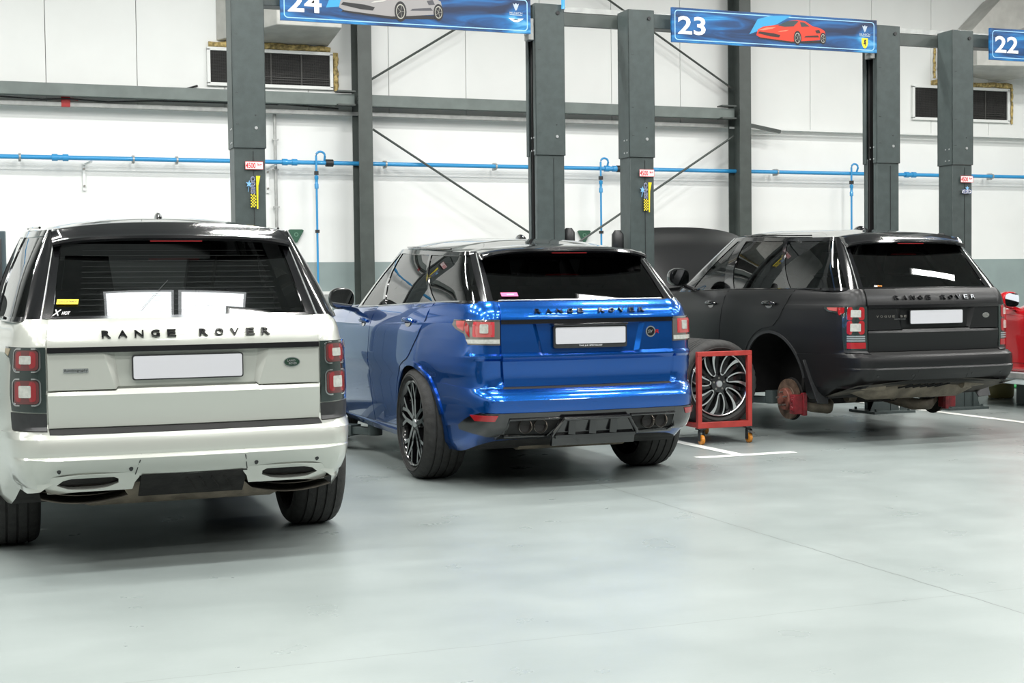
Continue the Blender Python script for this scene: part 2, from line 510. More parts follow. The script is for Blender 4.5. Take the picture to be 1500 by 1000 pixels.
M_BTXT = mat('black_print', (.01, .01, .01), .5)
M_SILV = mat('silver_badge', (.5, .52, .52), .25, metal=.9)
M_GREENB = mat('green_badge', (.01, .035, .02), .3, coat=1)

# ------------------------------------------------------------------ wheels (axis X, outer face towards -X, centre at origin)
def tyre_mesh(R, w, ri):
    h = w/2; out = []
    prof = [(-h+.02, ri), (-h-.004, ri+.02), (-h-.012, (ri+R)/2), (-h-.004, R-.03), (-h+.012, R-.012), (-h+.03, R-.004)]
    g = [-.30, -.1, .1, .30]; x = -h+.03
    for q in g:
        xc = q*w
        prof += [(xc-.006, R), (xc-.0045, R-.009), (xc+.0045, R-.009), (xc+.006, R)]
    prof += [(h-.03, R-.004), (h-.012, R-.012), (h+.004, R-.03), (h+.012, (ri+R)/2), (h+.004, ri+.02), (h-.02, ri)]
    P = len(prof)
    def rf(k, j, r):
        if j in (4, 5, P-6, P-5) and k % 3 == 0: return r-.006
        return r
    mb = MB(); mb.lathe(prof, 'X', n=108, closed=True, rfn=rf)
    # raised ring on the side wall
    mb.lathe([(-h-.011, ri+.028), (-h-.016, ri+.031), (-h-.0165, ri+.036), (-h-.010, ri+.039)], 'X', n=60)
    return mb
def rim_barrel(mb, ri, w, m=0):
    h = w/2
    mb.lathe([(-h+.022, ri+.004), (-h+.002, ri+.006), (-h-.004, ri-.002), (-h+.004, ri-.014), (-h+.03, ri-.022), (0, ri-.045), (h-.04, ri-.03), (h-.01, ri-.004), (h-.0, ri+.003)], 'X', n=64, m=m)
def wheel_y(R=.39, w=.285, ri=.302):
    mb = MB(); rim_barrel(mb, ri, w, 0); h = w/2; xf = -h+.025
    mb.lathe([(xf-.012, .001), (xf-.012, .03), (xf-.004, .034)], 'X', n=24, m=1)
    mb.lathe([(xf-.002, .034), (xf+.0, .075), (xf+.03, .085), (xf+.10, .085), (xf+.12, .16), (xf+.13, ri-.045)], 'X', n=40, m=0)
    for k in range(5):
        a = 2*PI*k/5+.25
        def pt(an, r, x): return (x, r*math.cos(an), r*math.sin(an))
        for d in (-1, 1):
            a1 = a+d*.20
            mb.bar(pt(a+d*.42, .055, xf+.012), pt(a1, .185, xf+.006), .032, .036, 0, up=(1, 0, 0), w2=.030, h2=.03)
            mb.bar(pt(a1, .180, xf+.006), pt(a+d*.06, ri-.012, xf-.006), .026, .03, 0, up=(1, 0, 0), w2=.020, h2=.022)
            mb.bar(pt(a1, .180, xf+.006), pt(a+d*.40, ri-.012, xf-.006), .026, .03, 0, up=(1, 0, 0), w2=.022, h2=.022)
        an = a+.63
        mb.cyl(pt(an, .052, xf-.006), pt(an, .052, xf+.02), .009, 8, 0)
    # brake disc and caliper seen between the spokes
    mb.lathe([(xf+.085, .06), (xf+.085, .185), (xf+.11, .185), (xf+.11, .06)], 'X', n=40, m=2)
    return mb
def wheel_turbine(R=.375, w=.27, ri=.275, loops=7):
    """dark wheel with bright machined U shaped spokes"""
    mb = MB(); rim_barrel(mb, ri, w, 0); h = w/2; xf = -h+.012
    mb.lathe([(-h-.003, ri-.001), (-h-.006, ri-.006), (-h+.0, ri-.012)], 'X', n=72, m=1)
    mb.lathe([(xf-.012, .0), (xf-.013, .026), (xf-.006, .031)], 'X', n=24, m=1)
    mb.lathe([(xf-.004, .031), (xf-.002, .07), (xf+.03, .078), (xf+.12, .08), (xf+.14, .12), (xf+.15, ri-.04)], 'X', n=40, m=0)
    for k in range(loops):
        a = 2*PI*k/loops+.12
        L, Rr = [], []
        n = 9
        r0, r1 = .098, ri-.006
        # centre line of a U: out along one side, round at the inner end
        side = []
        for d in (-1, 1):
            pts = []
            for i in range(n):
                t = i/(n-1); r = r0+(r1-r0)*t
                wd = .019+.034*t**.8; sk = .22*t*t
                an = a+sk+d*wd/r
                pts.append((r, an, .010+(.030*t*t if d > 0 else .004*t)))
            side.append(pts)
        for d, pts in zip((-1, 1), side):
            inner, outer = [], []
            for r, an, tw in pts:
                a0 = an-tw/2/r; a1 = an+tw/2/r
                inner.append((a0, r)); outer.append((a1, r))
            vs = []
            for (a0, r), (a1, _) in zip(inner, outer):
                dep = .0+.004*(1-(r-r0)/(r1-r0))
                for aa, x, mm in ((a0, xf-.008+dep, 1), (a1, xf-.008+dep, 1)): vs.append((x, r*math.cos(aa), r*math.sin(aa)))
                for aa in (a0-.008, a1+.008): vs.append((xf+.035, r*math.cos(aa), r*math.sin(aa)))
            for i in range(n-1):
                o = len(mb.v); q = vs[4*i:4*i+8]
                mb.add(q, [(0, 1, 5, 4)], 1); mb.add(q, [(0, 2, 6, 4), (1, 3, 7, 5)], 0)
        # inner bend
        m0, m1 = side[0][0], side[1][0]
        arc = []
        for i in range(7):
            t = PI*i/6; r = r0-.018*math.sin(t); an = m0[1]+(m1[1]-m0[1])*(1-math.cos(t))/2
            arc.append((r, an))
        for i in range(6):
            q = []
            for r, an in arc[i:i+2]:
                for dr in (-.006, .006): q.append((xf-.004, (r+dr)*math.cos(an), (r+dr)*math.sin(an)))
            mb.add(q, [(0, 1, 3, 2)], 1)
            q2 = [(xf+.03, y, z) for x, y, z in q]; mb.add(q+q2, [(0, 2, 6, 4)], 0)
        mb.bar((xf+.02, .07*math.cos(a), .07*math.sin(a)), (xf+.035, (ri-.02)*math.cos(a+.1), (ri-.02)*math.sin(a+.1)), .02, .02, 0, up=(1, 0, 0), w2=.05, h2=.012)
        mb.bar((xf+.03, .07*math.cos(a+PI/loops), .07*math.sin(a+PI/loops)), (xf+.04, (ri-.02)*math.cos(a+PI/loops+.12), (ri-.02)*math.sin(a+PI/loops+.12)), .025, .02, 0, up=(1, 0, 0), w2=.03, h2=.012)
    for k in range(5):
        an = 2*PI*k/5+.3
        mb.cyl((xf-.004, .05*math.cos(an), .05*math.sin(an)), (xf+.02, .05*math.cos(an), .05*math.sin(an)), .009, 8, 2)
    return mb

# ------------------------------------------------------------------ car specs
SPEC_L = dict(
    W=[(.28, .90), (.33, .94), (.45, .962), (.60, .976), (.75, .985), (.90, .983), (1.04, .971), (1.083, .965), (1.095, .957), (1.15, .945), (1.19, .928), (1.22, .90)],
    YR=[(.28, -1.085), (.33, -1.12), (.42, -1.143), (.50, -1.158), (.548, -1.168), (.560, -1.152), (.62, -1.150), (.652, -1.142), (.668, -1.125), (.682, -1.075), (.692, -1.045), (.72, -1.043), (.80, -1.052), (.862, -1.062), (.876, -1.045), (.95, -1.045), (1.05, -1.045), (1.09, -1.04), (1.13, -1.03), (1.17, -1.01), (1.20, -.985), (1.22, -.955)],
    YRo=[(.28, -1.085), (.33, -1.12), (.42, -1.143), (.50, -1.158), (.548, -1.168), (.560, -1.152), (.62, -1.150), (.652, -1.142), (.668, -1.125), (.682, -1.075), (.692, -1.048), (1.05, -1.045), (1.09, -1.04), (1.13, -1.03), (1.17, -1.01), (1.20, -.985), (1.22, -.955)],
    YF=[(.28, 3.70), (.5, 3.86), (.9, 3.84), (1.1, 3.76), (1.22, 3.60)],
    xr=.67, b=.035, y1=-.62, yq=.25, y2=2.9, tr=.095, tf=.06, zl=.60, lift=.18, archz=.40, crown=.05,
    belt=lambda y: -.02*sm((y-.5)/1.5)-.10*sm((y-2.4)/1.4))
GREEN_L = dict(
    base=dict(xr=.67, yr=-.945, b=.035, y1=-.60, y2=1.9, w1=.835, wm=.885, w2=.86, yf=2.36, xf=.60, bf=.12),
    top=dict(xr=.575, yr=-.55, b=.03, y1=-.36, y2=1.0, w1=.642, wm=.70, w2=.67, yf=1.42, xf=.50, bf=.08),
    ztop=lambda y: 1.665+.055*sm((y+.7)/2.2), crown=.075, rwx=(.625, .545),
    cols=[(-11.30, -11.45, 'quarter_window'), (-.18, .14, None), (-.135, .185, 'rear_door_window'), (.78, .85, None), (.95, .97, 'front_door_window'), (1.70, 1.33, None)])
SPEC_S = dict(
    W=[(.24, .88), (.30, .925), (.45, .95), (.60, .962), (.735, .972), (.79, .988), (.84, .985), (1.0, .975), (1.085, .968), (1.10, .955), (1.15, .94), (1.19, .922), (1.22, .888)],
    YR=[(.24, -.80), (.33, -.93), (.42, -.975), (.50, -1.0), (.56, -1.012), (.605, -1.015), (.635, -1.0), (.655, -.975), (.672, -.945), (.69, -.932), (.76, -.930), (.86, -.942), (.876, -.962), (.892, -.960), (.905, -.935), (.97, -.93), (1.08, -.93), (1.13, -.922), (1.16, -.905), (1.19, -.88), (1.22, -.84)],
    YF=[(.24, 3.60), (.5, 3.78), (.9, 3.75), (1.1, 3.62), (1.22, 3.45)],
    xr=.64, b=.035, y1=-.50, yq=.30, y2=2.9, tr=.085, tf=.06, zl=.48, lift=.09, archz=.395, crown=.05,
    belt=lambda y: .035-.06*sm((y+.9)/2.9)-.10*sm((y-2.3)/1.4))
GREEN_S = dict(
    base=dict(xr=.68, yr=-.825, b=.035, y1=-.48, y2=1.95, w1=.815, wm=.872, w2=.845, yf=2.32, xf=.58, bf=.12),
    top=dict(xr=.61, yr=-.415, b=.03, y1=-.24, y2=1.15, w1=.69, wm=.71, w2=.67, yf=1.55, xf=.50, bf=.08),
    ztop=lambda y: 1.592+.068*sm((y+.6)/2.2), crown=.092, rwx=(.635, .59),
    cols=[(-11.14, -11.30, 'quarter_window'), (-.20, .30, None), (-.155, .345, 'rear_door_window'), (1.02, 1.12, None), (1.11, 1.24, 'front_door_window'), (1.90, 1.50, None)])

def arc_pts(cy, cz, r, a0, a1, n=16):
    return [(cy+r*math.cos(math.radians(a0+(a1-a0)*i/n)), cz+r*math.sin(math.radians(a0+(a1-a0)*i/n))) for i in range(n+1)]

def mirror_part(root, c, side, shellmat, foot=None):
    mb = MB(); G = []
    for i in range(13):
        th = -PI/2+PI*i/12; row = []
        for j in range(24):
            ph = 2*PI*j/24; f = lambda v, p: math.copysign(abs(v)**p, v)
            x = .108*f(math.cos(th), .7)*f(math.cos(ph), .8); z = .090*f(math.cos(th), .7)*f(math.sin(ph), .8)
            y = .10*f(math.sin(th), .9)
            if y < -.045: y = -.045+(y+.045)*.15
            row.append((x+c[0], y+c[1]+abs(x)*.12*(1 if x*side > 0 else 0)*-1, z+c[2]))
        G.append(row)
    mb.grid(G, 0, wrap=True)
    mb.add([p for p in G[0]], [tuple(range(24))]); mb.add([p for p in G[-1]], [tuple(range(24))])
    mb.bar((c[0]-side*.04, c[1]+.02, c[2]-.075), (c[0]-side*.20, c[1]+.05, c[2]-.12), .05, .035, 0)
    o = mb.build('wing_mirror', [shellmat], root, ang=50, weld=1e-4)
    g = MB(); g.prism([(x*.090, z*.072) for x, z in [(math.copysign(abs(math.cos(t))**.6, math.cos(t)), math.copysign(abs(math.sin(t))**.6, math.sin(t))) for t in [2*PI*k/28 for k in range(28)]]],
                      (c[0], c[1]-.056, c[2]), (1, 0, 0), (0, 0, 1), .006)
    g.build('mirror_glass', [M_MIRR], o)
    return o

def door_handle(root, B, y, z, side, m):
    q = B.s_of_y(y)
    mb = MB(); pts = [];
    for i in range(7):
        t = i/6; qq = B.s_of_y(y-.105+.21*t); pts.append(B.P(side*qq, z, .032-.02*abs(2*t-1)**3))
    mb.tube(pts, [.011, .016, .017, .017, .017, .016, .011], 10)
    mb2 = MB(); patch(mb2, lambda a, b, o: B.P(side*a, b, o), [(q+.055*math.cos(t), z-.004+.03*math.sin(t)) for t in [2*PI*k/18 for k in range(18)]], .006, res=.05)
    o = mb.build('door_handle', [m], root, ang=50)
    mb2.build('handle_recess_shade', [M_BLKG], o)  # raised dark ellipse standing in for the shade of a hollow

def seats(root):
    for x, y in ((-.38, .95), (.38, .95), (-.40, .0), (.40, .0)):
        mb = MB()
        mb.bar((x, y+.03, .80), (x, y-.12, 1.34), .50, .14, 0, up=(0, 1, 0), w2=.40, h2=.11)
        mb.bar((x, y-.13, 1.36), (x, y-.15, 1.54), .27, .10, 0, up=(0, 1, 0), w2=.22, h2=.07)
        mb.cyl((x-.06, y-.13, 1.3), (x-.06, y-.13, 1.4), .008, 8); mb.cyl((x+.06, y-.13, 1.3), (x+.06, y-.13, 1.4), .008, 8)
        mb.build('seat', [M_LEATH], root, bevel=.03, bseg=3)
    mb = MB(); mb.bar((-.74, 1.95, 1.08), (.74, 1.95, 1.08), .42, .20, 0)
    mb.build('dashboard', [M_LEATH], root, bevel=.04, bseg=3)
    mb = MB(); R = Matrix.Rotation(math.radians(-28), 3, 'X')
    c = Vector((-.38, 1.50, 1.17))
    mb.tube([c+R @ Vector((.19*math.cos(t), 0, .19*math.sin(t))) for t in [2*PI*k/28 for k in range(28)]], .017, 8, closed=True)
    mb.tube([c, c+R @ Vector((0, .35, -.0))], .04, 10)
    for a in (0, PI, -PI/2): mb.bar(c, c+R @ Vector((.185*math.cos(a), 0, .185*math.sin(a))), .04, .02, 0, up=(0, 1, 0))
    mb.build('steering_wheel', [M_BLKP], root, ang=50)

M_ARCH = mat('wheel_arch_liner', (.006, .006, .006), .9, spec=.15, noise=.2, nscale=12)
def suv(kind, name, label, loc, paint, zoff=0., wheels=True, hood_up=False, rz=0):
    S = kind == 'sport'
    sp, gr = (SPEC_S, GREEN_S) if S else (SPEC_L, GREEN_L)
    root = empty(name, loc, rz); tag(root, label, 'car')
    B = Body(sp); G = Green(gr, B)
    WR = .41 if S else .44
    FR = empty('frame_tmp') if False else root
    class Z:  # shift body parts up on the lift
        pass
    before = set(bpy.data.objects)
    shell(B, 'body', root, [paint, M_DARK, M_UNDER], gate=(.70, 1.4), cabin=(-.9, 2.25), wheelr=WR, hoodopen=(2.42, 3.52) if hood_up else None)
    gm = dict(rear_window=M_TINTD if S else M_TINT, windshield=M_CLEAR, front_door_window=M_CLEAR, quarter_window=M_TINT, rear_door_window=M_TINT)
    gm['*'] = M_TINT
    so, wins = greenhouse(G, root, M_BLKG, gm, None)
    if S: pass
    rw = wins['rear_window']
    both = lambda a, b, o: B.P(a, b, o)
    sx = B.s_of_x
    ge = sx(.655 if not S else .625)                                    # tailgate edge in arc length
    # ---- tailgate
    if not S:
        top = [(-ge, .879), (-.345, .879), (-.335, .892), (.335, .892), (.345, .879), (ge, .879), (ge, 1.12), (ge-.012, 1.213), (-ge+.012, 1.213), (-ge, 1.12)]
        def ofn(x, z):
            ax = abs(x)
            if z > 1.056: return .006
            eo = .345+(z-.879)/.176*.055; ei = .325+(z-.879)/.176*.022
            k = min(1, max(0, (eo-ax)/(eo-ei)))
            return .006-.024*k
        cuts = [((.345, .879), (.40, 1.055)), ((.325, .879), (.347, 1.055)), ((-.345, .879), (-.40, 1.055)), ((-.325, .879), (-.347, 1.055)), ((-1, 1.056), (1, 1.056)), ((-1, 1.0575), (1, 1.0575))]
        mb = MB(); patch(mb, both, top, .006, -.03, (.05, .03), 0, ofn, cuts)
        tg = mb.build('tailgate', [paint], root, ang=22)
        mb = MB(); patch(mb, both, [(-ge, .70), (ge, .70), (ge, .868), (.345, .868), (.335, .881), (-.335, .881), (-.345, .868), (-ge, .868)], .006, -.03, (.05, .03))
        tl = mb.build('lower_tailgate', [paint], root, ang=22)
        mb = MB(); patch(mb, both, [(-ge, 1.056), (ge, 1.056), (ge, 1.083), (-ge, 1.083)], .016, -.01, (.05, .01))
        mb.build('trim_strip', [M_BLKG], tg, ang=30)
        zl0, zl1, lx, lw = 1.120, 1.153, .0, .81
        plate = (-.262, .925, .262, 1.035)
    else:
        top = [(-ge+.02, .69), (ge-.02, .69), (ge, .90), (ge, 1.12), (ge-.012, 1.245), (-ge+.012, 1.245), (-ge, 1.12), (-ge, .90)]
        def ofn(x, z):
            ax = abs(x)
            if z > 1.101 or z < .893: return .006
            w = .36+.05*(z-.90)/.2; k = min(1, max(0, (w-ax)/.03)); k2 = min(1, max(0, (z-.893)/.02))
            if z < .92: w2 = .33
            return .006-.022*k*k2
        cuts = [((.36, .90), (.41, 1.10)), ((.33, .90), (.38, 1.10)), ((-.36, .90), (-.41, 1.10)), ((-.33, .90), (-.38, 1.10)), ((-1, .893), (1, .893)), ((-1, .913), (1, .913)), ((-1, 1.101), (1, 1.101)), ((-1, 1.103), (1, 1.103))]
        mb = MB(); patch(mb, both, top, .006, -.03, (.05, .025), 0, ofn, cuts)
        tg = mb.build('tailgate', [paint], root, ang=22)
        mb = MB(); patch(mb, both, [(-ge, 1.103), (ge, 1.103), (ge, 1.130), (-ge, 1.130)], .013, -.01, (.05, .01))
        mb.build('trim_strip', [M_BLKG], tg, ang=30)
        zl0, zl1, lx, lw = 1.165, 1.193, .01, .80
        plate = (-.255, .965, .255, 1.075)
    # lettering, spaced one letter at a time
    txt = 'RANGE ROVER'; n = len(txt)
    for i, chx in enumerate(txt):
        if chx == ' ': continue
        vs, fs = fit_text(chx, lw*.052, zl1-zl0, bold=.012)
        cx = lx-lw/2+lw*.026+(lw*(1-.052))*i/(n-1); cz = (zl0+zl1)/2
        mb = MB(); thick(mb, None, vs, fs, lambda x, y, o: B.P(cx+x, cz, o)+Vector((0, (B.P(cx, cz+.02, 0).y-B.P(cx, cz-.02, 0).y)/.04*y, y)), .004, .021)
        mb.build('badge_letter', [M_BLKG], tg, ang=30)
    # number plate
    x0, z0, x1, z1 = plate; zc = (z0+z1)/2; yp = B.P(0, zc, -.004).y-(.006 if not S else .012)
    tilt = lambda z: (z-zc)*.05
    def flat(x, z, o): return Vector((x, yp-o+tilt(z), z))
    mb = MB()
    if S:
        V = rrect(x0-.012, z0-.028, x1+.012, z1+.012, .015); mb.prism(V, (0, yp+.012, 0), (1, 0, 0), (0, 0, 1), .016, 1)
    else:
        V = rrect(x0-.006, z0-.006, x1+.006, z1+.006, .012); mb.prism(V, (0, yp+.008, 0), (1, 0, 0), (0, 0, 1), .012, 1)
    V = rrect(x0, z0, x1, z1, .010); mb.prism(V, (0, yp, 0), (1, 0, 0), (0, 0, 1), .007 if not S else .008, 0)
    if S: flat_text(mb, 'THE JLR SPECIALIST', (.0, yp-.0045, z0-.014), (1, 0, 0), (0, 0, 1), .17, .012, .001, 2)
    mb.build('number_plate', [M_PLATE, M_BLKP, M_WTXT], tg, ang=30)
    if not S:  # plate lamp hood
        pass
    else:
        mb = MB(); mb.bar((-.27, B.P(0, 1.09, .0).y-.01, 1.094), (.27, B.P(0, 1.09, .0).y-.01, 1.094), .035, .016, 0); mb.build('plate_lamp_cover', [M_BLKG], tg, bevel=.004)
    # badges
    if S:
        mb = MB(); c = (.455, 1.035)
        for r0, r1, m, o in ((0, .030, 1, .009), (.030, .038, 0, .011)):
            n = 28; outer = [(c[0]+r1*math.cos(2*PI*k/n), c[1]+r1*math.sin(2*PI*k/n)) for k in range(n)]
            if r0 == 0: thick(mb, None, outer, [tuple(range(n))], both, 0, o, m)
            else:
                inner = [(c[0]+r0*math.cos(2*PI*k/n), c[1]+r0*math.sin(2*PI*k/n)) for k in range(n)]
                thick(mb, None, outer+inner, [(k, (k+1) % n, n+(k+1) % n, n+k) for k in range(n)], both, 0, o, m)
        for t, cx, w, m in (('SV', c[0]-.004, .036, 0), ('R', c[0]+.052, .034, 2)):
            vs, fs = fit_text(t, w, .024, bold=.02); thick(mb, None, vs, fs, lambda x, y, o: B.P(cx+x+y*.3, c[1]+y, o), .004, .0125, m)
        mb.build('round_badge', [M_SILV, M_BLKG, M_RED], tg, ang=30)
    else:
        c = (.515, .985) if kind == 'silver' else (.52, .985)
        mb = MB(); n = 32
        def el(a, b_): return [(c[0]+a*math.cos(2*PI*k/n), c[1]+b_*math.sin(2*PI*k/n)) for k in range(n)]
        mo = 0
        A = (.043, .025) if kind == 'silver' else (.038, .022)
        thick(mb, None, el(*A), [tuple(range(n))], both, 0, .009, 0)
        thick(mb, None, el(A[0]-.004, A[1]-.004), [tuple(range(n))], both, 0, .0105, 1)
        for t, dz, dx in (('LAND', .007, -.004), ('ROVER', -.007, .004)):
            vs, fs = fit_text(t, .042, .011, bold=.02); thick(mb, None, vs, fs, lambda x, y, o: B.P(c[0]+x+dx, c[1]+dz+y, o), .008, .012, 0)
        mb.build('oval_badge', [M_SILV, M_GREENB if kind == 'silver' else M_STEEL], tg, ang=30)
        if kind == 'silver':
            mb = MB(); bx = rrect(-.585, .962, -.470, .983, .003)
            patch(mb, both, bx, .009, 0, .2, 0)
            vs, fs = fit_text('Autobiography', .108, .016); thick(mb, None, vs, fs, lambda x, y, o: B.P(-.528+x, .9725+y, o), .008, .0102, 1)
            mb.build('model_badge', [M_SILV, M_BTXT], tg, ang=30)
        else:
            mb = MB()
            for i, chx in enumerate('VOGUE SE'):
                if chx == ' ': continue
                vs, fs = fit_text(chx, .022, .018, bold=.012); cx = -.57+i*.0375
                thick(mb, None, vs, fs, lambda x, y, o: B.P(cx+x, .990+y, o), .002, .009, 0)
            vs, fs = fit_text('SDV8 HSE', .11, .009, bold=.03); thick(mb, None, vs, fs, lambda x, y, o: B.P(-.36+x, .966+y, o), .002, .009, 1)
            mb.build('model_badge', [M_STEEL, M_CHROME], tg, ang=30)
    # ---- doors, gaps
    a = WR+.03; az = sp['archz']
    if S:
        bz = lambda y: B.P(B.s_of_y(y), 1.0, 0) and (1.222+sp['belt'](y)-.012)
        rear = [(-.215, bz(-.2)), (-.19, 1.12), (-.10, 1.01), (.05, .875)]+arc_pts(0, az, a+.02, 78, 18, 8)+[(a+.0, .42), (a+.02, .34), (1.12, .32), (1.13, .7), (1.10, bz(1.1))]+[(.9, bz(.9)), (.5, bz(.5)), (.1, bz(.1))]
        front = [(1.115, bz(1.1)), (1.145, .7), (1.135, .32), (2.05, .31), (2.16, .40), (2.14, .8), (2.02, 1.12), (1.95, bz(1.95)), (1.5, bz(1.5))]
    else:
        bz = lambda y: 1.212+sp['belt'](y)
        rear = [(-.26, bz(-.2)), (-.22, 1.12), (-.13, .97), (-.05, .90)]+arc_pts(0, az, a+.02, 88, 14, 9)+[(a+.03, .42), (a+.05, .38), (.87, .37), (.885, .7), (.83, bz(.8))]
        front = [(.845, bz(.8)), (.90, .7), (.885, .37), (1.98, .36), (2.08, .45), (2.08, .8), (1.98, 1.1), (1.94, bz(1.9)), (1.4, bz(1.4))]
    for side in (-1, 1):
        for nm, poly in (('rear_door', rear), ('front_door', front)):
            pl = [(B.s_of_y(y), z) for y, z in poly]
            fn = lambda x, y, o: B.P(side*x, y, o)
            mb = MB(); patch(mb, fn, pl, .0055, -.003, (.10, .06))
            d = mb.build(nm, [paint], root, ang=30)
            mb = MB(); patch(mb, fn, off_poly(pl, .005), .0015, -.003, (.15, .10))
            mb.build('door_gap_shade', [M_BLKP], d, ang=30)  # dark sheet wider than the door, drawing the shaded gap round it
            # belt trim along the glass
        for y, z in (((.09, 1.105), (1.33, 1.085)) if S else ((.03, 1.088), (1.08, 1.083))):
            door_handle(root, B, y, z, side, M_BLKG if kind == 'black' else paint)
        # arch lip
        lip = [(B.s_of_y(y), z) for y, z in arc_pts(0, az, WR-.004, 4, 168 if S else 172, 26)+arc_pts(0, az, WR+(.028 if S else .02), 168 if S else 172, 4, 26)]
        fn = lambda x, y, o: B.P(side*x, y, o)
        mb = MB(); patch(mb, fn, lip, .010, -.004, (.06, .06)); mb.build('arch_lip', [paint if kind != 'black' else M_BLKP], root, ang=30)
        # sill
        sill = [(B.s_of_y(y), z) for y, z in [(a+.05, .29), (2.923-a-.03, .29), (2.923-a-.03, .355 if not S else .30), (a+.05, .355 if not S else .30)]]
        mb = MB(); patch(mb, fn, sill, .012, -.004, (.3, .03)); mb.build('sill_cover', [paint if kind != 'black' else M_BLKP], root, ang=30)
    # window frames
    for side in (-1, 1):
        mb = MB(); pts = []
        y0, y1 = (-.60, gr['cols'][-1][0])
        for i in range(30):
            y = y0+(y1-y0)*i/29; p = G.pt(G.u_y(y, 'base'), .035); pts.append((side*(p.x+.004), p.y, p.z))
        mb.tube(pts, .008, 6)
        mb.build('window_trim', [M_SILV if S else M_BLKG], root)
    # ---- windows: bars, heating wires, stickers
    f = gmap(G)
    if kind == 'silver':
        mb = MB()
        for i in range(12):
            t = .10+.060*i; w = .50-.06*t
            mb.tube([f(x, t, .002) for x in np.linspace(-w, w, 9)], .0004, 4)
        mb.tube([f(-.20, .12+.05*0, .003), f(-.06, .42, .003)], .001, 4)
        mb.build('heating_wires', [mat('wire_grey', (.05, .055, .055), .6)], rw)
        mb = MB(); vs = [(-.60, .165), (-.47, .165), (-.475, .215), (-.595, .21)]; vs = [(-.600, .175), (-.500, .172), (-.494, .222), (-.594, .225)]
        thick(mb, None, vs, [(0, 1, 2, 3)], f, .001, .005, 0)
        v2, f2 = fit_text('ALWAYS ON THE MOVE', .085, .02, bold=.01); thick(mb, None, v2, f2, lambda x, y, o: f(-.547+x, .199+y, o), .004, .0056, 1)
        mb.build('yellow_sticker', [mat('sticker_yellow', (.85, .62, .02), .5), M_BTXT], rw)
        mb = MB(); v2, f2 = fit_text('X', .03, .062, bold=.01); thick(mb, None, v2, f2, lambda x, y, o: f(-.600+x+y*.25, .085+y, o), .002, .005, 0)
        v2, f2 = fit_text('HOT', .035, .034, bold=.01); thick(mb, None, v2, f2, lambda x, y, o: f(-.558+x+y*.2, .080+y, o), .002, .005, 0)
        mb.build('white_sticker', [M_WTXT], rw)
    if S:
        mb = MB(); thick(mb, None, [(-.565, .115), (-.450, .115), (-.450, .185), (-.565, .185)], [(0, 1, 2, 3)], f, .001, .005, 0)
        thick(mb, None, [(-.525, .14), (-.478, .14), (-.478, .155), (-.525, .155)], [(0, 1, 2, 3)], f, .004, .0056, 1)
        mb.build('pink_sticker', [mat('sticker_pink', (.70, .12, .28), .5), M_WTXT], rw)
        mb = MB(); mb.tube([f(x, .03, .006) for x in np.linspace(-.60, .60, 13)], .007, 6)
        mb.build('window_seal', [M_SILV], rw)
    if kind == 'black':
        mb = MB()
        v2, f2 = fit_text('dub', .03, .03, bold=.02); thick(mb, None, v2, f2, lambda x, y, o: f(-.50+x, .07+y, o), .002, .005, 0)
        v2, f2 = fit_text('Shop', .04, .03, bold=.02); thick(mb, None, v2, f2, lambda x, y, o: f(-.462+x, .07+y, o), .002, .005, 1)
        mb.build('small_sticker', [M_WTXT, mat('sticker_orange', (.8, .3, .03), .5)], rw)
    # bright edge lines between tailgate screen and pillar
    for side in (-1, 1):
        mb = MB(); pts = []
        for i in range(9):
            t = i/8*.97; xr = gr['base']['xr']*(1-t)+gr['top']['xr']*t; uu = 1.0+.02
            p = G.pt(uu, t); pts.append((side*p.x, p.y-.004, p.z))
        mb.tube(pts, .0045, 6); mb.build('screen_trim', [M_SILV], root)
    # ---- rear spoiler
    mb = MB(); rows = []
    hw = .60 if not S else .615
    yr, b_ = gr['top']['yr'], gr['top']['b']; zt = gr['ztop'](yr)
    ylip = -.715 if not S else -.605; zlip = 1.622 if not S else 1.598
    for i in range(25):
        s_ = -1+2*i/24; x = hw*s_; e = abs(s_)**3; e2 = abs(s_)**6
        zc = zt+gr['crown']*(1-abs(s_*.9)**2.4)*.42
        yl = ylip+.06*abs(s_)**2.2; zl_ = zlip-.012*s_*s_-(.022 if not S else .034)*e2
        prof = [(yr+.22, zc+.018-.02*e), (yr+.08, zc+.016-.02*e), (yr-.04, zc+.004-.022*e), (yl+.04, zl_+.024), (yl+.004, zl_+.010), (yl, zl_-.004), (yl+.012, zl_-.016), (yl+.06, zl_-.014), (yr+.0, zt-.055), (yr+.10, zt-.05)]
        rows.append([Vector((x, y, z)) for y, z in prof])
    mb.grid(rows, 0, wrap=True); mb.add(rows[0], [tuple(range(10))]); mb.add(rows[-1], [tuple(range(10))])
    spo = mb.build('roof_spoiler', [M_BLKG], root, ang=40, weld=1e-5)
    mb = MB(); mb.bar((-.13, ylip+.02, zlip-.018), (.13, ylip+.02, zlip-.018), .012, .008); mb.build('brake_lamp', [M_RED], spo)
    # aerial fin
    mb = MB(); fz = lambda y: gr['ztop'](y)+gr['crown']
    yy = .05 if not S else .35
    rows = []
    for i in range(9):
        t = i/8; w = .022*math.sin(PI*(.15+.8*t))**.7; h = .042*math.sin(PI*min(1, (.08+.85*t)))**.8
        rows.append([Vector((w*math.cos(a_), yy-.10+.2*t, fz(yy)-.01+h*math.sin(a_))) for a_ in [PI*k/8 for k in range(9)]])
    mb.grid(rows, 0); mb.add(rows[0], [tuple(range(9))]); mb.add(rows[-1], [tuple(range(9))])
    mb.build('roof_aerial', [M_BLKG], root, ang=50)
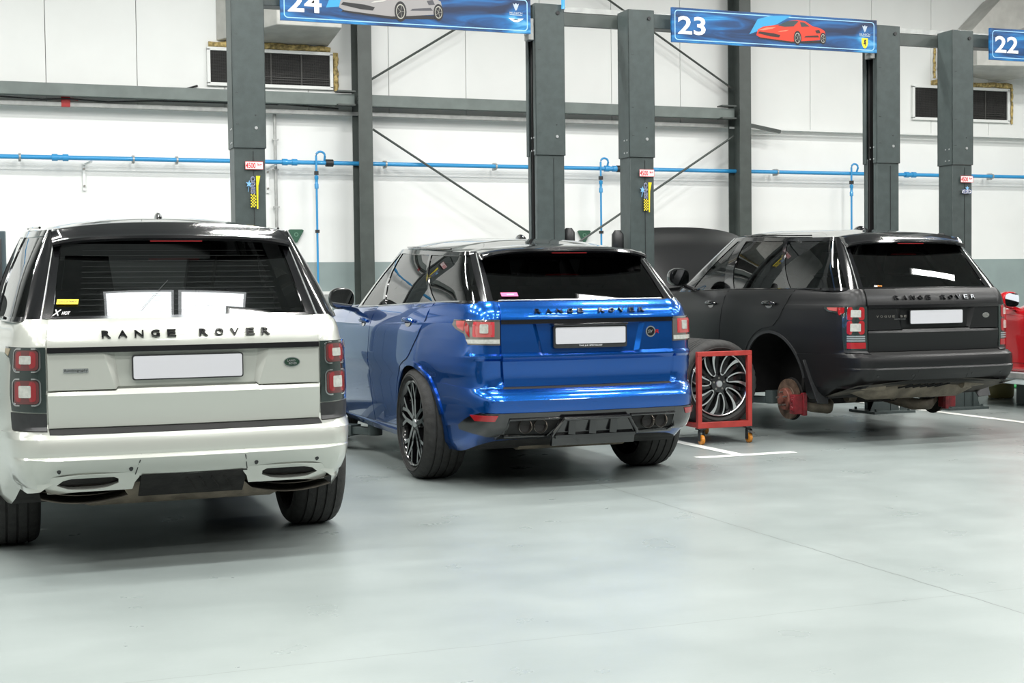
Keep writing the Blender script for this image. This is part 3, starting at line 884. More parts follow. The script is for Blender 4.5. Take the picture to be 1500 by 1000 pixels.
    # roof seam lines
    for side in (-1, 1):
        mb = MB(); pts = []
        for i in range(24):
            y = gr['top']['yr']+.40+(gr['top']['yf']-gr['top']['yr']-.62)*i/23; u_ = G.u_y(y, 'top'); p = G.pt(u_, 1.0)
            pts.append((side*p.x*.955, p.y, p.z+.018))
        mb.tube(pts, .007, 6); mb.build('roof_rail', [M_BLKG], root)
    # ---- bumper
    if not S:
        h = [(0, .466), (.30, .466), (.56, .464), (.64, .44), (.72, .402), (.86, .386)]+[(B.s_of_y(y), z) for y, z in [(-.60, .392), (-.485, .41), (-.468, .50), (-.435, .58), (-.36, .672)]]+[(sx(.74), .680), (ge+.06, .672), (ge, .668), (.60, .666), (0, .666)]
        poly = [(-x, z) for x, z in h[::-1][1:-1]][::1]
        full = h+[(-x, z) for x, z in h[::-1] if abs(x) > 1e-6]
        zc_ = [((-2, z), (2, z)) for z in (.558, .567, .576, .600, .640, .652)]
        mb = MB(); patch(mb, both, full, .007, -.006, (.045, .03), 0, None, zc_)
        bp = mb.build('rear_bumper', [paint], root, ang=24)
        mb = MB()
        for x0, x1 in ((-.27, -.245), (.27, .245)):
            patch(mb, both, [(x0-.0025, .468), (x0+.0025, .468), (x1+.0025, .572), (x1-.0025, .572)], .0085, 0, .03)
        
        mb.build('bumper_seam', [M_BLKP], bp)
        mb = MB()
        for x in (-.62, -.29, .31, .62): 
            patch(mb, both, [(x+.010*math.cos(2*PI*k/14), .506+.010*math.sin(2*PI*k/14)) for k in range(14)], .011, 0, .05)
        mb.build('parking_sensor', [M_BLKP], bp)
        mb = MB(); patch(mb, both, [(-ge-.0, .664), (ge+.0, .664), (ge+.0, .694), (-ge-.0, .694)], .003, -.01, (.05, .01)); mb.build('bumper_step', [M_DARK], bp)
        # dark block under the lamps
        for side in (-1, 1):
            fn = lambda x, y, o: B.P(side*x, y, o)
            mb = MB(); patch(mb, fn, [(ge+.008, .684), (ge+.20, .690), (ge+.205, .778), (ge+.008, .770)], .006, -.004, (.03, .03)); mb.build('lamp_filler', [M_BLKP], root)
    else:
        h = [(0, .522), (.60, .522), (.80, .530), (.90, .50), (1.0, .445)]+[(B.s_of_y(y), z) for y, z in [(-.46, .41), (-.455, .50), (-.42, .62), (-.38, .70)]]+[(B.s_of_y(-.50), .70), (1.02, .69), (.78, .672), (0, .668)]
        full = h+[(-x, z) for x, z in h[::-1] if abs(x) > 1e-6]
        mb = MB(); patch(mb, both, full, .007, -.006, (.045, .025)); bp = mb.build('rear_bumper', [paint], root, ang=24)
        mb = MB(); patch(mb, both, [(-ge+.01, .670), (ge-.01, .670), (ge-.01, .688), (-ge+.01, .688)], .002, -.01, (.05, .01)); mb.build('bumper_step', [M_DARK], bp)
        # diffuser
        mb = MB()
        patch(mb, both, [(-.80, .478), (.80, .478), (.82, .524), (-.82, .524)], .014, -.006, (.05, .02))
        for side in (-1, 1):
            fn = lambda x, y, o: B.P(side*x, y, o)
            pl = [(.615, .365), (.75, .375), (1.02, .405), (1.02, .435), (.92, .49), (.83, .522), (.60, .522), (.60, .45)]
            patch(mb, fn, pl, .015, -.006, (.04, .03))
            patch(mb, fn, [(.24, .352), (.66, .352), (.64, .385), (.24, .375)], .02, -.03, (.04, .02))
            patch(mb, fn, [(.235, .36), (.275, .36), (.235, .48), (.205, .48)], .022, -.03, (.04, .02))
            mdk = MB(); patch(mdk, fn, [(.25, .375), (.60, .375), (.63, .40), (.61, .488), (.245, .488)], .011, 0, (.04, .03)); mdk.build('diffuser_shade', [M_DARK], root)  # dark patch over the body gives the opening its shade, nothing is hollowed
            # raised rim of the tail-pipe opening
            loop = [(.30, .372), (.60, .372), (.625, .40), (.60, .485), (.26, .485), (.27, .43)]
            mb.tube([fn(x, z, .018) for x, z in loop], .010, 8, closed=True)
        cen = [(-.245, .488), (.245, .488), (.30, .40), (.30, .36), (.30, .30), (-.30, .30), (-.30, .36), (-.30, .40)]
        vs = []
        def cf(x, z, o): return Vector((x, -1.022-o+(.488-z)*.30, z))
        patch(mb, cf, [(-.235, .470), (.235, .470), (.30, .375), (.30, .292), (-.30, .292), (-.30, .375)], .0, -.03, .1)
        mb.tube([cf(x, z, .015) for x, z in [(-.31, .36), (-.30, .385), (-.235, .475), (.235, .475), (.30, .385), (.31, .36)]], .014, 8)
        for x in (-.15, -.0, .15):
            mb.bar(cf(x-.02, .47, .005), cf(x-.03, .37, .03), .014, .05, 0, up=(1, 0, 0)); 
        mb.bar(cf(-.29, .355, .01), cf(.29, .355, .01), .04, .02, 0)
        df = mb.build('diffuser', [M_BLKG], root, ang=35)
        for x in (-.495, -.392, .392, .495):
            mb = MB(); yb = B.P(abs(x), .43, 0).y
            prof = [(yb+.10, .040), (yb-.030, .046), (yb-.042, .048), (yb-.046, .046), (yb-.040, .042), (yb-.024, .040), (yb-.016, .038), (yb-.016, .001)]
            mb.lathe(prof[:-1], 'Y', (x, 0, .432), 30); mb.lathe(prof[-3:], 'Y', (x, 0, .432), 30, 1); mb.build('tailpipe', [mat('dark_chrome', (.42, .39, .36), .2, metal=1), M_DARK], root, ang=40)
        for side in (-1, 1):
            fn = lambda x, y, o: B.P(side*x, y, o)
            mb = MB(); patch(mb, fn, [(.70, .475), (.84, .475), (.885, .512), (.68, .512)], .021, 0, (.04, .03)); mb.build('rear_reflector', [M_RED], root, ang=30)
    # ---- tail lamps
    for side in (-1, 1):
        fn = lambda x, y, o: B.P(side*x, y, o)
        R3 = (.03, .03)
        def ring(mb, s0, z0, s1, z1, r, t, o0, o1, m):
            A = rrect(s0, z0, s1, z1, r); C_ = rrect(s0+t, z0+t, s1-t, z1-t, max(.002, r-t)); n = len(A)
            thick(mb, None, A+C_, [(k, (k+1) % n, n+(k+1) % n, n+k) for k in range(n)], fn, o0, o1, m)
        if kind == 'silver':
            mb = MB(); patch(mb, fn, [(ge+.008, .775), (ge+.19, .785), (ge+.205, .86), (ge+.205, 1.0), (ge+.225, 1.035), (ge+.30, 1.055), (ge+.30, 1.086), (ge+.008, 1.086)], .009, -.004, R3)
            tl_ = mb.build('tail_lamp', [mat('smoked_lamp', (.02, .03, .028), .08, coat=1)], root, ang=30)
            for z0, z1 in ((.968, 1.082), (.808, .940)):
                mb = MB(); s0, s1 = ge+.030, ge+.178
                ring(mb, s0, z0, s1, z1, .028, .006, 0, .013, 0)
                A = rrect(s0+.010, z0+.010, s1-.010, z1-.010, .02); patch(mb, fn, A, .0105, 0, R3, 1)
                ring(mb, s0+.022, z0+.020, s1-.022, z1-.016, .018, .022, 0, .012, 2)
                patch(mb, fn, rrect(s0+.044, z0+.040, s1-.044, z1-.034, .006), .0125, 0, R3, 3)
                mb.build('lamp_unit', [M_CHROME, mat('smoked_red', (.10, .03, .03), .1, coat=1), mat('deep_red_lens', (.22, .020, .024), .12, coat=1), M_LENSW], tl_, ang=30)
            mb = MB(); patch(mb, fn, [(ge+.24, 1.045), (ge+.29, 1.058), (ge+.29, 1.08), (ge+.22, 1.08)], .011, 0, R3); mb.build('indicator', [mat('amber_clear', (.35, .28, .18), .15, coat=1)], tl_)
        elif kind == 'black':
            mb = MB(); patch(mb, fn, [(ge+.008, .715), (ge+.19, .720), (ge+.21, .80), (ge+.215, .98), (ge+.24, 1.01), (ge+.38, 1.035), (ge+.42, 1.055), (ge+.42, 1.073), (ge+.008, 1.073)], .009, -.004, R3)
            tl_ = mb.build('tail_lamp', [mat('smoked_lamp', (.02, .03, .028), .08, coat=1)], root, ang=30)
            mb = MB(); s0, s1 = ge+.035, ge+.170
            for z0, z1 in ((.962, 1.068), (.845, .957)):
                ring(mb, s0, z0, s1, z1, .02, .026, 0, .013, 0); patch(mb, fn, rrect(s0+.028, z0+.025, s1-.028, z1-.022, .004), .012, 0, R3, 1)
            for z in (.828, .810, .792): patch(mb, fn, [(s0-.005, z-.006), (s1, z-.006), (s1, z+.006), (s0-.005, z+.006)], .012, 0, R3, 2)
            patch(mb, fn, [(s0-.01, .728), (s1, .728), (s1, .778), (s0-.01, .778)], .012, 0, R3, 0)
            patch(mb, fn, [(ge+.20, 1.025), (ge+.245, 1.0), (ge+.26, 1.02), (ge+.27, 1.066), (ge+.20, 1.066)], .012, 0, R3, 0)
            patch(mb, fn, [(ge+.275, 1.035), (ge+.37, 1.045), (ge+.39, 1.066), (ge+.275, 1.066)], .012, 0, R3, 3)
            mb.build('lamp_unit', [M_RED, M_LENSW, M_LENSG, M_REDL], tl_, ang=30)
        else:
            mb = MB(); patch(mb, fn, [(ge+.008, .965), (ge+.23, .970), (ge+.265, 1.04), (ge+.37, 1.075), (ge+.41, 1.10), (ge+.41, 1.133), (ge+.008, 1.133)], .009, -.004, R3)
            tl_ = mb.build('tail_lamp', [mat('clear_lamp_back', (.16, .15, .14), .1, coat=1, metal=.4)], root, ang=30)
            mb = MB(); s0, s1 = ge+.045, ge+.19
            patch(mb, fn, [(s0, 1.02), (s1-.01, 1.02), (s1, 1.035), (s1, 1.118), (s0, 1.118)], .011, 0, R3, 2)
            ring(mb, s0, 1.02, s1, 1.118, .015, .016, 0, .013, 3)
            ring(mb, s0+.04, 1.045, s0+.095, 1.105, .008, .006, 0, .016, 1)
            patch(mb, fn, rrect(s0+.044, 1.048, s0+.091, 1.102, .004), .014, 0, R3, 1)
            patch(mb, fn, [(ge+.012, .975), (ge+.225, .978), (ge+.245, 1.005), (ge+.012, 1.005)], .014, 0, R3, 1)
            patch(mb, fn, [(ge+.215, 1.02), (ge+.25, 1.05), (ge+.262, 1.085), (ge+.255, 1.115), (ge+.225, 1.10)], .013, 0, R3, 0)
            patch(mb, fn, [(ge+.27, 1.06), (ge+.34, 1.082), (ge+.37, 1.12), (ge+.27, 1.12)], .013, 0, R3, 2)
            patch(mb, fn, [(ge+.008, 1.122), (ge+.405, 1.122), (ge+.405, 1.133), (ge+.008, 1.133)], .013, 0, R3, 4)
            mb.build('lamp_unit', [M_RED, M_LENSW, M_REDL, mat('pink_red_lens', (.45, .04, .05), .12, coat=1), M_CHROME], tl_, ang=30)
    # ---- mirrors
    ym, zm, xm = (1.74, 1.27, 1.04) if S else (1.54, 1.345, 1.08)
    for side in (-1, 1): mirror_part(root, (side*xm, ym, zm), side, M_BLKG)
    seats(root)
    # ---- front end, simple grille and lamps
    mb = MB(); mb.box((0, 3.80 if not S else 3.70, .80), (1.0, .06, .22)); mb.build('grille', [M_BLKP], root)
    for side in (-1, 1):
        mb = MB(); mb.bar((side*.56, 3.77-(.1 if S else 0), .88), (side*.80, 3.62-(.1 if S else 0), .90), .10, .15, 0); mb.build('headlamp', [M_LENSG], root, bevel=.02)
    # ---- underside
    if not S:
        mb = MB()
        if kind == 'silver':
            def tr(x, t): return Vector((x, -1.10+.16*t, .466-.125*t))
            rows = [[tr(x, t) for x in np.linspace(-.24, .27, 18)] for t in (0, .3, .55, .6, 1)]
            mb.grid(rows); mb.grid([[p+Vector((0, .02, 0)) for p in r] for r in rows])
            for x in (-.02, .04, .10, .16): mb.bar(tr(x, .25)+Vector((0, -.008, 0)), tr(x+.05, .80)+Vector((0, -.008, 0)), .004, .01)
        else:
            rows = [[Vector((x, -1.08+.55*t, .45-.14*t+.02*math.cos(x*4))) for x in np.linspace(-.80, .80, 18)] for t in (0, .3, .6, 1)]
            mb.grid(rows)
        mb.build('underbody_tray', [M_UNDER if kind == 'silver' else mat('dusty_underbody', (.055, .048, .038), .7, noise=.5, nscale=6, bump=.3)], root)
        if kind == 'black':
            mb = MB()
            for i in range(6): mb.bar((-.16+i*.075, -.94, .408), (-.23+i*.075, -.72, .352), .02, .012)
            mb.build('tray_slot', [M_DARK], root)
        for side in (-1, 1):
            mb = MB()   # silver valance with oval exhaust opening
            if kind == 'silver':
                def vf(x, t, o=0): return Vector((side*x, -1.105+.05*t+.30*max(0, x-.45)**1.5, .482-.088*t-.012*sm((x-.5)/.2)-o))
                n = 24; cx, ct, ra, rt = .485, .46, .145, .42
                ou = [(.245+.44*i/8, 0) for i in range(9)]+[(.685, .5), (.67, .95)]+[(.67-.39*i/8, 1.0) for i in range(1, 9)]+[(.27, .6), (.25, .3)]
                N = len(ou); inn = []
                for (x, t) in ou:
                    an = math.atan2((t-ct)/.5, (x-cx)/.22); inn.append((cx+ra*math.cos(an), ct+rt*math.sin(an)))
                mb.add([vf(x, t) for x, t in ou]+[vf(x, t) for x, t in inn]+[vf(x, t)+Vector((0, .05, .01)) for x, t in inn],
                       [(k, (k+1) % N, N+(k+1) % N, N+k) for k in range(N)]+[(N+k, N+(k+1) % N, 2*N+(k+1) % N, 2*N+k) for k in range(N)])
                o = mb.build('exhaust_valance', [paint], root, ang=40)
                mb = MB(); mb.bar(vf(.30, .5)+Vector((0, .07, .01)), vf(.64, .5)+Vector((0, .07, .01)), .02, .10, 0); mb.build('exhaust_opening', [mat('sooty_brown', (.035, .028, .022), .8, noise=.6, nscale=18)], o)
                mb = MB(); rows = []
                for i in range(15):
                    t = -1+2*i/14; x = .50+.20*t
                    rows.append([Vector((side*x, -1.05+.30*math.sin(a_)*.9, .385-.030*(1-t*t)+.02*math.cos(a_))) for a_ in [PI*k/8 for k in range(9)]])
                mb.grid(rows); mb.build('heat_shield', [mat('dusty_shield', (.085, .078, .062), .7, noise=.3, nscale=14, bump=.4)], root)
            else:
                mb.tube([(side*.62, -.86, .42), (side*.40, -.86, .40)], .045, 14); mb.build('tailpipe', [M_DUST], root)
        mb = MB(); mb.tube([(-.62, -.70, .40), (-.45, -.70, .385), (.45, -.70, .385), (.62, -.70, .40)], [.06, .11, .11, .06], 18)
        mb.build('silencer', [M_DUST], root, ang=50)
    else:
        mb = MB(); mb.tube([(-.40, -.55, .33), (.40, -.55, .33)], .10, 16); mb.tube([(-.40, -.6, .36), (-.42, -.85, .42)], .035, 10); mb.tube([(.40, -.6, .36), (.42, -.85, .42)], .035, 10)
        mb.build('silencer', [M_DUST], root, ang=50)
    # subframe and axles
    dz = -.10 if hood_up else 0
    mb = MB()
    for yc in (0, 2.923):
        mb.tube([(-.74, yc, .38+dz), (-.35, yc, .33+dz), (.35, yc, .33+dz), (.74, yc, .38+dz)], [.035, .045, .045, .035], 10)
        mb.box((0, yc, .34+dz/2), (.34, .34, .16))
        for sg in (-1, 1):
            mb.bar((sg*.30, yc-.30, .33), (sg*.74, yc-.05, .30+dz), .07, .05); mb.bar((sg*.30, yc+.28, .33), (sg*.74, yc+.05, .30+dz), .06, .05)
            mb.tube([(sg*.56, yc+.06, .34+dz), (sg*.54, yc+.06, .80)], .05, 12)
    mb.box((0, 1.4, .30), (.9, 2.2, .05)); mb.tube([(.15, -.3, .27), (.15, 2.6, .27)], .04, 10)
    mb.build('chassis', [M_UNDER], root)
    body_objs = [o for o in root.children]
    if zoff:
        for o in body_objs: o.location.z += zoff
    # ---- wheels
    if wheels:
        R = .392 if S else .39; ri = .302 if S else .285; w = .285 if S else .265
        if S: wm = wheel_y(R, w, ri); mats = [M_RIMB, M_SILV, M_STEEL]
        else: wm = wheel_turbine(R, w, ri, 7); mats = [M_RIMD, M_ALU, M_STEEL]
        w0 = wm.build('wheel', mats, root, ang=40); t0 = tyre_mesh(R, w, ri).build('tyre', [M_RUB], w0, ang=40)
        xw = .83 if S else .815
        w0.location = (-xw, 0, R)
        for x, y in ((xw, 0), (-xw, 2.923), (xw, 2.923)):
            c = copy_obj(w0, root, (x, y, R), (0, 0, PI if x > 0 else 0))
    return root, B, G

# ------------------------------------------------------------------ camera
def set_camera():
    f, yaw, pitch, roll = 2089.08, 0.3624423, 0.0384253, -0.0116085
    cy, sy, cp, sp_ = math.cos(yaw), math.sin(yaw), math.cos(pitch), math.sin(pitch)
    fwd = Vector((sy*cp, cy*cp, -sp_)); right = Vector((cy, -sy, 0)); up = right.cross(fwd)
    r2 = right*math.cos(roll)+up*math.sin(roll); u2 = up*math.cos(roll)-right*math.sin(roll)
    cam = bpy.data.cameras.new('camera'); o = bpy.data.objects.new('camera', cam); COL.objects.link(o)
    M = Matrix((r2, u2, -fwd)).transposed().to_4x4(); M.translation = Vector((0, 0, 1.35)); o.matrix_world = M
    cam.sensor_width = 36; cam.lens = f*36/1500; cam.clip_end = 200
    cam.dof.use_dof = False
    scene.camera = o
set_camera()

# ------------------------------------------------------------------ the hall
def floor_mat():
    m = bpy.data.materials.new('floor_epoxy'); m.use_nodes = True; nt = m.node_tree; N = nt.nodes; L = nt.links
    b = N['Principled BSDF']; b.inputs['Roughness'].default_value = .30; b.inputs['Specular IOR Level'].default_value = .5
    tc = N.new('ShaderNodeTexCoord')
    n1 = N.new('ShaderNodeTexNoise'); n1.inputs['Scale'].default_value = .55; n1.inputs['Detail'].default_value = 7; n1.inputs['Roughness'].default_value = .6
    mp = N.new('ShaderNodeMapping'); mp.inputs['Scale'].default_value = (1, 2.2, 1); mp.inputs['Rotation'].default_value = (0, 0, .3)
    L.new(tc.outputs['Object'], mp.inputs['Vector']); L.new(mp.outputs[0], n1.inputs['Vector'])
    r = N.new('ShaderNodeValToRGB'); r.color_ramp.elements[0].position = .3; r.color_ramp.elements[1].position = .7
    r.color_ramp.elements[0].color = (.212, .243, .236, 1); r.color_ramp.elements[1].color = (.255, .288, .280, 1)
    L.new(n1.outputs['Fac'], r.inputs['Fac'])
    # joints sawn into the slab: one along Y at x=3.97, one along X at y=5.03
    sx = N.new('ShaderNodeSeparateXYZ'); wob = N.new('ShaderNodeTexNoise'); wob.inputs['Scale'].default_value = 6
    L.new(tc.outputs['Object'], wob.inputs['Vector']); L.new(tc.outputs['Object'], sx.inputs[0])
    def line(sock, pos, w, k):
        a = N.new('ShaderNodeMath'); a.operation = 'SUBTRACT'; a.inputs[1].default_value = pos; L.new(sock, a.inputs[0])
        wb = N.new('ShaderNodeMath'); wb.operation = 'MULTIPLY_ADD'; wb.inputs[1].default_value = .03; L.new(wob.outputs['Fac'], wb.inputs[0]); L.new(a.outputs[0], wb.inputs[2])
        s = N.new('ShaderNodeMath'); s.operation = 'SUBTRACT'; s.inputs[1].default_value = .015; L.new(wb.outputs[0], s.inputs[0])
        c = N.new('ShaderNodeMath'); c.operation = 'ABSOLUTE'; L.new(s.outputs[0], c.inputs[0])
        d = N.new('ShaderNodeMath'); d.operation = 'LESS_THAN'; d.inputs[1].default_value = w; L.new(c.outputs[0], d.inputs[0])
        e = N.new('ShaderNodeMath'); e.operation = 'MULTIPLY'; e.inputs[1].default_value = k; L.new(d.outputs[0], e.inputs[0]); return e
    l1 = line(sx.outputs[0], 3.97, .003, .75); l2 = line(sx.outputs[1], 5.03, .003, .35)
    ad = N.new('ShaderNodeMath'); ad.operation = 'MAXIMUM'; L.new(l1.outputs[0], ad.inputs[0]); L.new(l2.outputs[0], ad.inputs[1])
    mx = N.new('ShaderNodeMix'); mx.data_type = 'RGBA'; mx.inputs['B'].default_value = (.05, .055, .05, 1)
    L.new(ad.outputs[0], mx.inputs['Factor']); L.new(r.outputs[0], mx.inputs['A'])
    # scuffs and small specks
    n3 = N.new('ShaderNodeTexNoise'); n3.inputs['Scale'].default_value = 55; n3.inputs['Detail'].default_value = 8
    L.new(tc.outputs['Object'], n3.inputs['Vector'])
    sp_ = N.new('ShaderNodeMapRange'); sp_.inputs['From Min'].default_value = .76; sp_.inputs['From Max'].default_value = .80; sp_.inputs['To Max'].default_value = .25
    L.new(n3.outputs['Fac'], sp_.inputs['Value'])
    mx2 = N.new('ShaderNodeMix'); mx2.data_type = 'RGBA'; mx2.inputs['B'].default_value = (.12, .13, .12, 1)
    L.new(sp_.outputs[0], mx2.inputs['Factor']); L.new(mx.outputs['Result'], mx2.inputs['A']); L.new(mx2.outputs['Result'], b.inputs['Base Color'])
    n2 = N.new('ShaderNodeTexNoise'); n2.inputs['Scale'].default_value = 2.5; n2.inputs['Detail'].default_value = 8; L.new(tc.outputs['Object'], n2.inputs['Vector'])
    mr = N.new('ShaderNodeMapRange'); mr.inputs['To Min'].default_value = .20; mr.inputs['To Max'].default_value = .42; L.new(n2.outputs['Fac'], mr.inputs['Value']); L.new(mr.outputs[0], b.inputs['Roughness'])
    bp = N.new('ShaderNodeBump'); bp.inputs['Strength'].default_value = .02; bp.inputs['Distance'].default_value = .01; L.new(n3.outputs['Fac'], bp.inputs['Height']); L.new(bp.outputs[0], b.inputs['Normal'])
    return m
XL, XR, YB, YF_, ZC = -8., 20., -12., 19.1, 7.6
def struct(o): return tag(o, kind='structure')
mb = MB(); mb.box(((XL+XR)/2, (YB+YF_)/2, -.1), (XR-XL+.4, YF_-YB+.4, .2)); struct(mb.build('floor', [floor_mat()]))
M_WALL = mat('wall_paint', (.80, .815, .80), .6, noise=.02, nscale=1.5, bump=.05, bscale=20)
M_PANEL = mat('white_sandwich_panel', (.76, .78, .765), .4, noise=.015, nscale=2)
M_DADO = mat('grey_green_dado', (.27, .335, .33), .5, noise=.05, nscale=3)
M_SIDE = mat('side_wall_paint', (.26, .27, .26), .7, noise=.03, nscale=1)
M_CEIL = mat('grey_ceiling_sheet', (.20, .21, .205), .8, noise=.1, nscale=2)
M_GSTEEL = mat('grey_painted_steel', (.055, .067, .062), .42, noise=.12, nscale=6, bump=.05)
M_LSTEEL = mat('lift_grey_paint', (.050, .066, .065), .40, noise=.10, nscale=14, bump=.08, bscale=120)
M_GALV = mat('galvanised_steel', (.38, .39, .38), .45, metal=.5, noise=.12, nscale=12)
M_BLUEP = mat('blue_pipe', (.03, .28, .58), .35, coat=.3)
mb = MB(); mb.box(((XL+XR)/2, YF_+.1, 1.85+.0), (XR-XL, .2, 3.7), 0); mb.box(((XL+XR)/2, YF_-.004, .856), (XR-XL, .01, 1.712), 1)
struct(mb.build('wall_back', [M_WALL, M_DADO]))
mb = MB(); x = XL
while x < XR:
    mb.box((x+.56, YF_+.0, (3.70+ZC)/2), (1.114, .2, ZC-3.70), 0); x += 1.12
mb.box(((XL+XR)/2, YF_+.06, (3.72+ZC)/2), (XR-XL, .18, ZC-3.74), 1)
struct(mb.build('wall_upper', [M_PANEL, mat('panel_joint', (.58, .59, .58), .6)], bevel=.004))
mb = MB(); mb.box((XL-.1, (YB+YF_)/2, ZC/2), (.2, YF_-YB, ZC)); struct(mb.build('wall_left', [M_SIDE]))
mb = MB(); mb.box((XR+.1, (YB+YF_)/2, ZC/2), (.2, YF_-YB, ZC)); struct(mb.build('wall_right', [M_SIDE]))
mb = MB(); mb.box(((XL+XR)/2, YB-.1, ZC/2), (XR-XL, .2, ZC)); struct(mb.build('wall_rear', [M_SIDE]))
mb = MB(); mb.box(((XL+XR)/2, (YB+YF_)/2, ZC+.1), (XR-XL, YF_-YB, .2)); struct(mb.build('ceiling', [M_CEIL]))
# grey angle along the foot of the panels
mb = MB(); mb.bar((XL, 18.94, 3.712), (10.6, 18.94, 3.712), .10, .05, 0); mb.bar((10.7, 18.94, 3.69), (XR, 18.94, 3.69), .06, .03, 1)
struct(mb.build('trim_1', [M_GALV, M_PANEL]))

def thing_mesh(o, label, cat, group=None): return tag(o, label, cat, group)

# steel frame
for x, lab in ((4.995, 'dark grey steel column against the back wall, left one with the vent to its left'), (10.785, 'dark grey steel column against the back wall behind the red supercar banner')):
    mb = MB(); mb.box((x, 18.60, ZC/2), (.19, .018, ZC)); mb.box((x, 18.93, ZC/2), (.19, .018, ZC)); mb.box((x, 18.765, ZC/2), (.012, .32, ZC))
    o = mb.build('steel_column', [M_GSTEEL]); tag(o, lab, 'column', 'steel columns on the back wall')
    mb = MB()
    for z in (3.80, 3.98): mb.bar((x-.12, 18.72, z), (x-.36, 18.72, z), .16, .02)
    for z in (3.83, 3.88, 3.93): mb.cyl((x-.10, 18.62, z), (x-.02, 18.62, z), .018, 8)
    mb.build('splice_plate', [M_GSTEEL], o)
mb = MB(); mb.bar((10.88, 18.80, 3.74), (11.50, 18.80, 3.64), .05, .05); mb.build('steel_angle', [M_GSTEEL], o)
for x0, x1, lab in ((XL, 4.88, 'grey horizontal steel girt left of the first steel column'), (5.11, 10.67, 'grey horizontal steel girt between the two steel columns')):
    mb = MB(); mb.box(((x0+x1)/2, 18.72, 3.875), (x1-x0, .012, .14)); mb.box(((x0+x1)/2, 18.78, 3.945), (x1-x0, .13, .012)); mb.box(((x0+x1)/2, 18.78, 3.805), (x1-x0, .13, .012))
    tag(mb.build('wall_girt', [mat('girt_paint', (.14, .17, .16), .45, noise=.1, nscale=5)]), lab, 'beam', 'girts on the back wall')
for a, b, lab in (((5.15, 18.80, 3.50), (10.68, 18.80, .10), 'thin dark brace rod sloping down from the left steel column'),
                  ((10.68, 18.76, 3.55), (5.15, 18.76, .10), 'thin dark brace rod rising to the right steel column below the girt'),
                  ((5.12, 18.76, 4.16), (10.68, 18.76, 7.55), 'thin dark brace rod rising from the left steel column above the girt'),
                  ((10.68, 18.80, 4.26), (5.12, 18.80, 7.55), 'thin dark brace rod falling to the right steel column above the girt')):
    mb = MB(); mb.tube([a, b], .016, 8); tag(mb.build('brace_rod', [M_GSTEEL]), lab, 'brace', 'brace rods on the back wall')

# compressed air pipe
mb = MB(); mb.tube([(XL, 18.88, 3.04), (XR, 18.88, 3.04)], .029, 12)
ap = mb.build('air_pipe', [M_BLUEP]); tag(ap, 'long blue compressed air pipe running along the back wall', 'pipe')
for x, m in ((1.10, 0), (4.02, 0), (4.56, 1), (8.86, 1), (5.52, 0) and (8.72, 0), (13.91, 0), (-2, 0)):
    mb = MB(); mb.lathe([(-.10, .030), (-.10, .045), (-.03, .045), (-.03, .035), (.03, .035), (.03, .045), (.10, .045), (.10, .03)] if m == 0 else [(-.05, .03), (-.05, .05), (.05, .05), (.05, .03)], 'X', (x, 18.88, 3.04), 16)
    mb.build('pipe_coupling', [M_BLUEP if m == 0 else M_BLKP], ap, ang=40)
for x in (.62, 2.0, 2.55, 3.5, 5.35, 6.95, 11.5, 13.4, 15.5):
    mb = MB(); mb.box((x, 18.95, 3.04), (.03, .10, .10)); mb.lathe([(-.012, .03), (-.012, .038), (.012, .038), (.012, .03)], 'X', (x, 18.88, 3.04), 14)
    mb.build('pipe_clamp', [M_GALV], ap)
for i, (x, lab) in enumerate(((4.37, 'blue air drop pipe looping down beside the left steel column'), (8.54, 'blue air drop pipe between the two dark lift columns in the middle'), (12.79, 'blue air drop pipe left of the lift column at the far right bay'))):
    mb = MB(); pts = [(x+.12, 18.88, 3.05), (x+.12, 18.834, 3.13)]+[(x+.06+.06*math.cos(t), 18.834, 3.13+.055*math.sin(t)) for t in [PI*k/8 for k in range(1, 8)]]+[(x, 18.834, 3.13), (x, 18.834, .012)]
    mb.tube(pts, .015, 8); o = mb.build('drop_pipe', [M_BLUEP]); tag(o, lab, 'pipe', 'air drop pipes on the back wall')
    MB().box((x, 18.834, 2.90), (.05, .05, .05)).build('pipe_bracket', [M_BLKP], o); MB().box((x, 18.834, 2.12), (.05, .05, .04)).build('pipe_bracket', [M_BLKP], o)
    mb = MB(); mb.lathe([(-.09, .015), (-.09, .028), (-.03, .028), (-.02, .02), (.03, .02), (.04, .028), (.08, .028), (.08, .015)], 'Z', (x, 18.834, 2.78), 12); mb.build('shut_off_valve', [M_BLUEP], o, ang=40)
mb = MB(); mb.tube([(3.86, 19.03, 3.70), (3.87, 19.03, .012)], .022, 8)
o = mb.build('conduit', [M_GALV]); tag(o, 'thin grey vertical conduit just right of the first lift column', 'conduit')
for z in (3.35, 2.95, 2.45, 1.6): MB().box((3.865, 19.04, z), (.08, .06, .02)).build('conduit_clip', [M_GALV], o)
mb = MB(); mb.tube([(3.86, 18.90, 3.80), (3.90, 18.89, 3.81), (4.7, 18.89, 3.77)], .012, 6); mb.tube([(XL, 18.87, 3.79), (.3, 18.87, 3.785), (.9, 18.87, 3.76), (1.2, 18.87, 3.78), (1.7, 18.87, 3.755), (2.3, 18.87, 3.79), (3.86, 18.89, 3.80)], .010, 6); mb.tube([(2.68, 18.90, 3.96), (2.84, 18.985, 4.02)], .014, 6)
tag(mb.build('cable_run', [M_BLKP]), 'thin black cable sagging along the ledge under the left girt', 'cable')
mb = MB(); mb.box((1.185, 18.93, 3.745), (.11, .09, .125)); mb.bar((1.22, 18.9, 3.79), (1.34, 18.9, 3.77), .02, .02); o = mb.build('alarm_box', [mat('alarm_red', (.50, .02, .02), .4)], bevel=.008); tag(o, 'small red alarm box under the left girt', 'alarm')
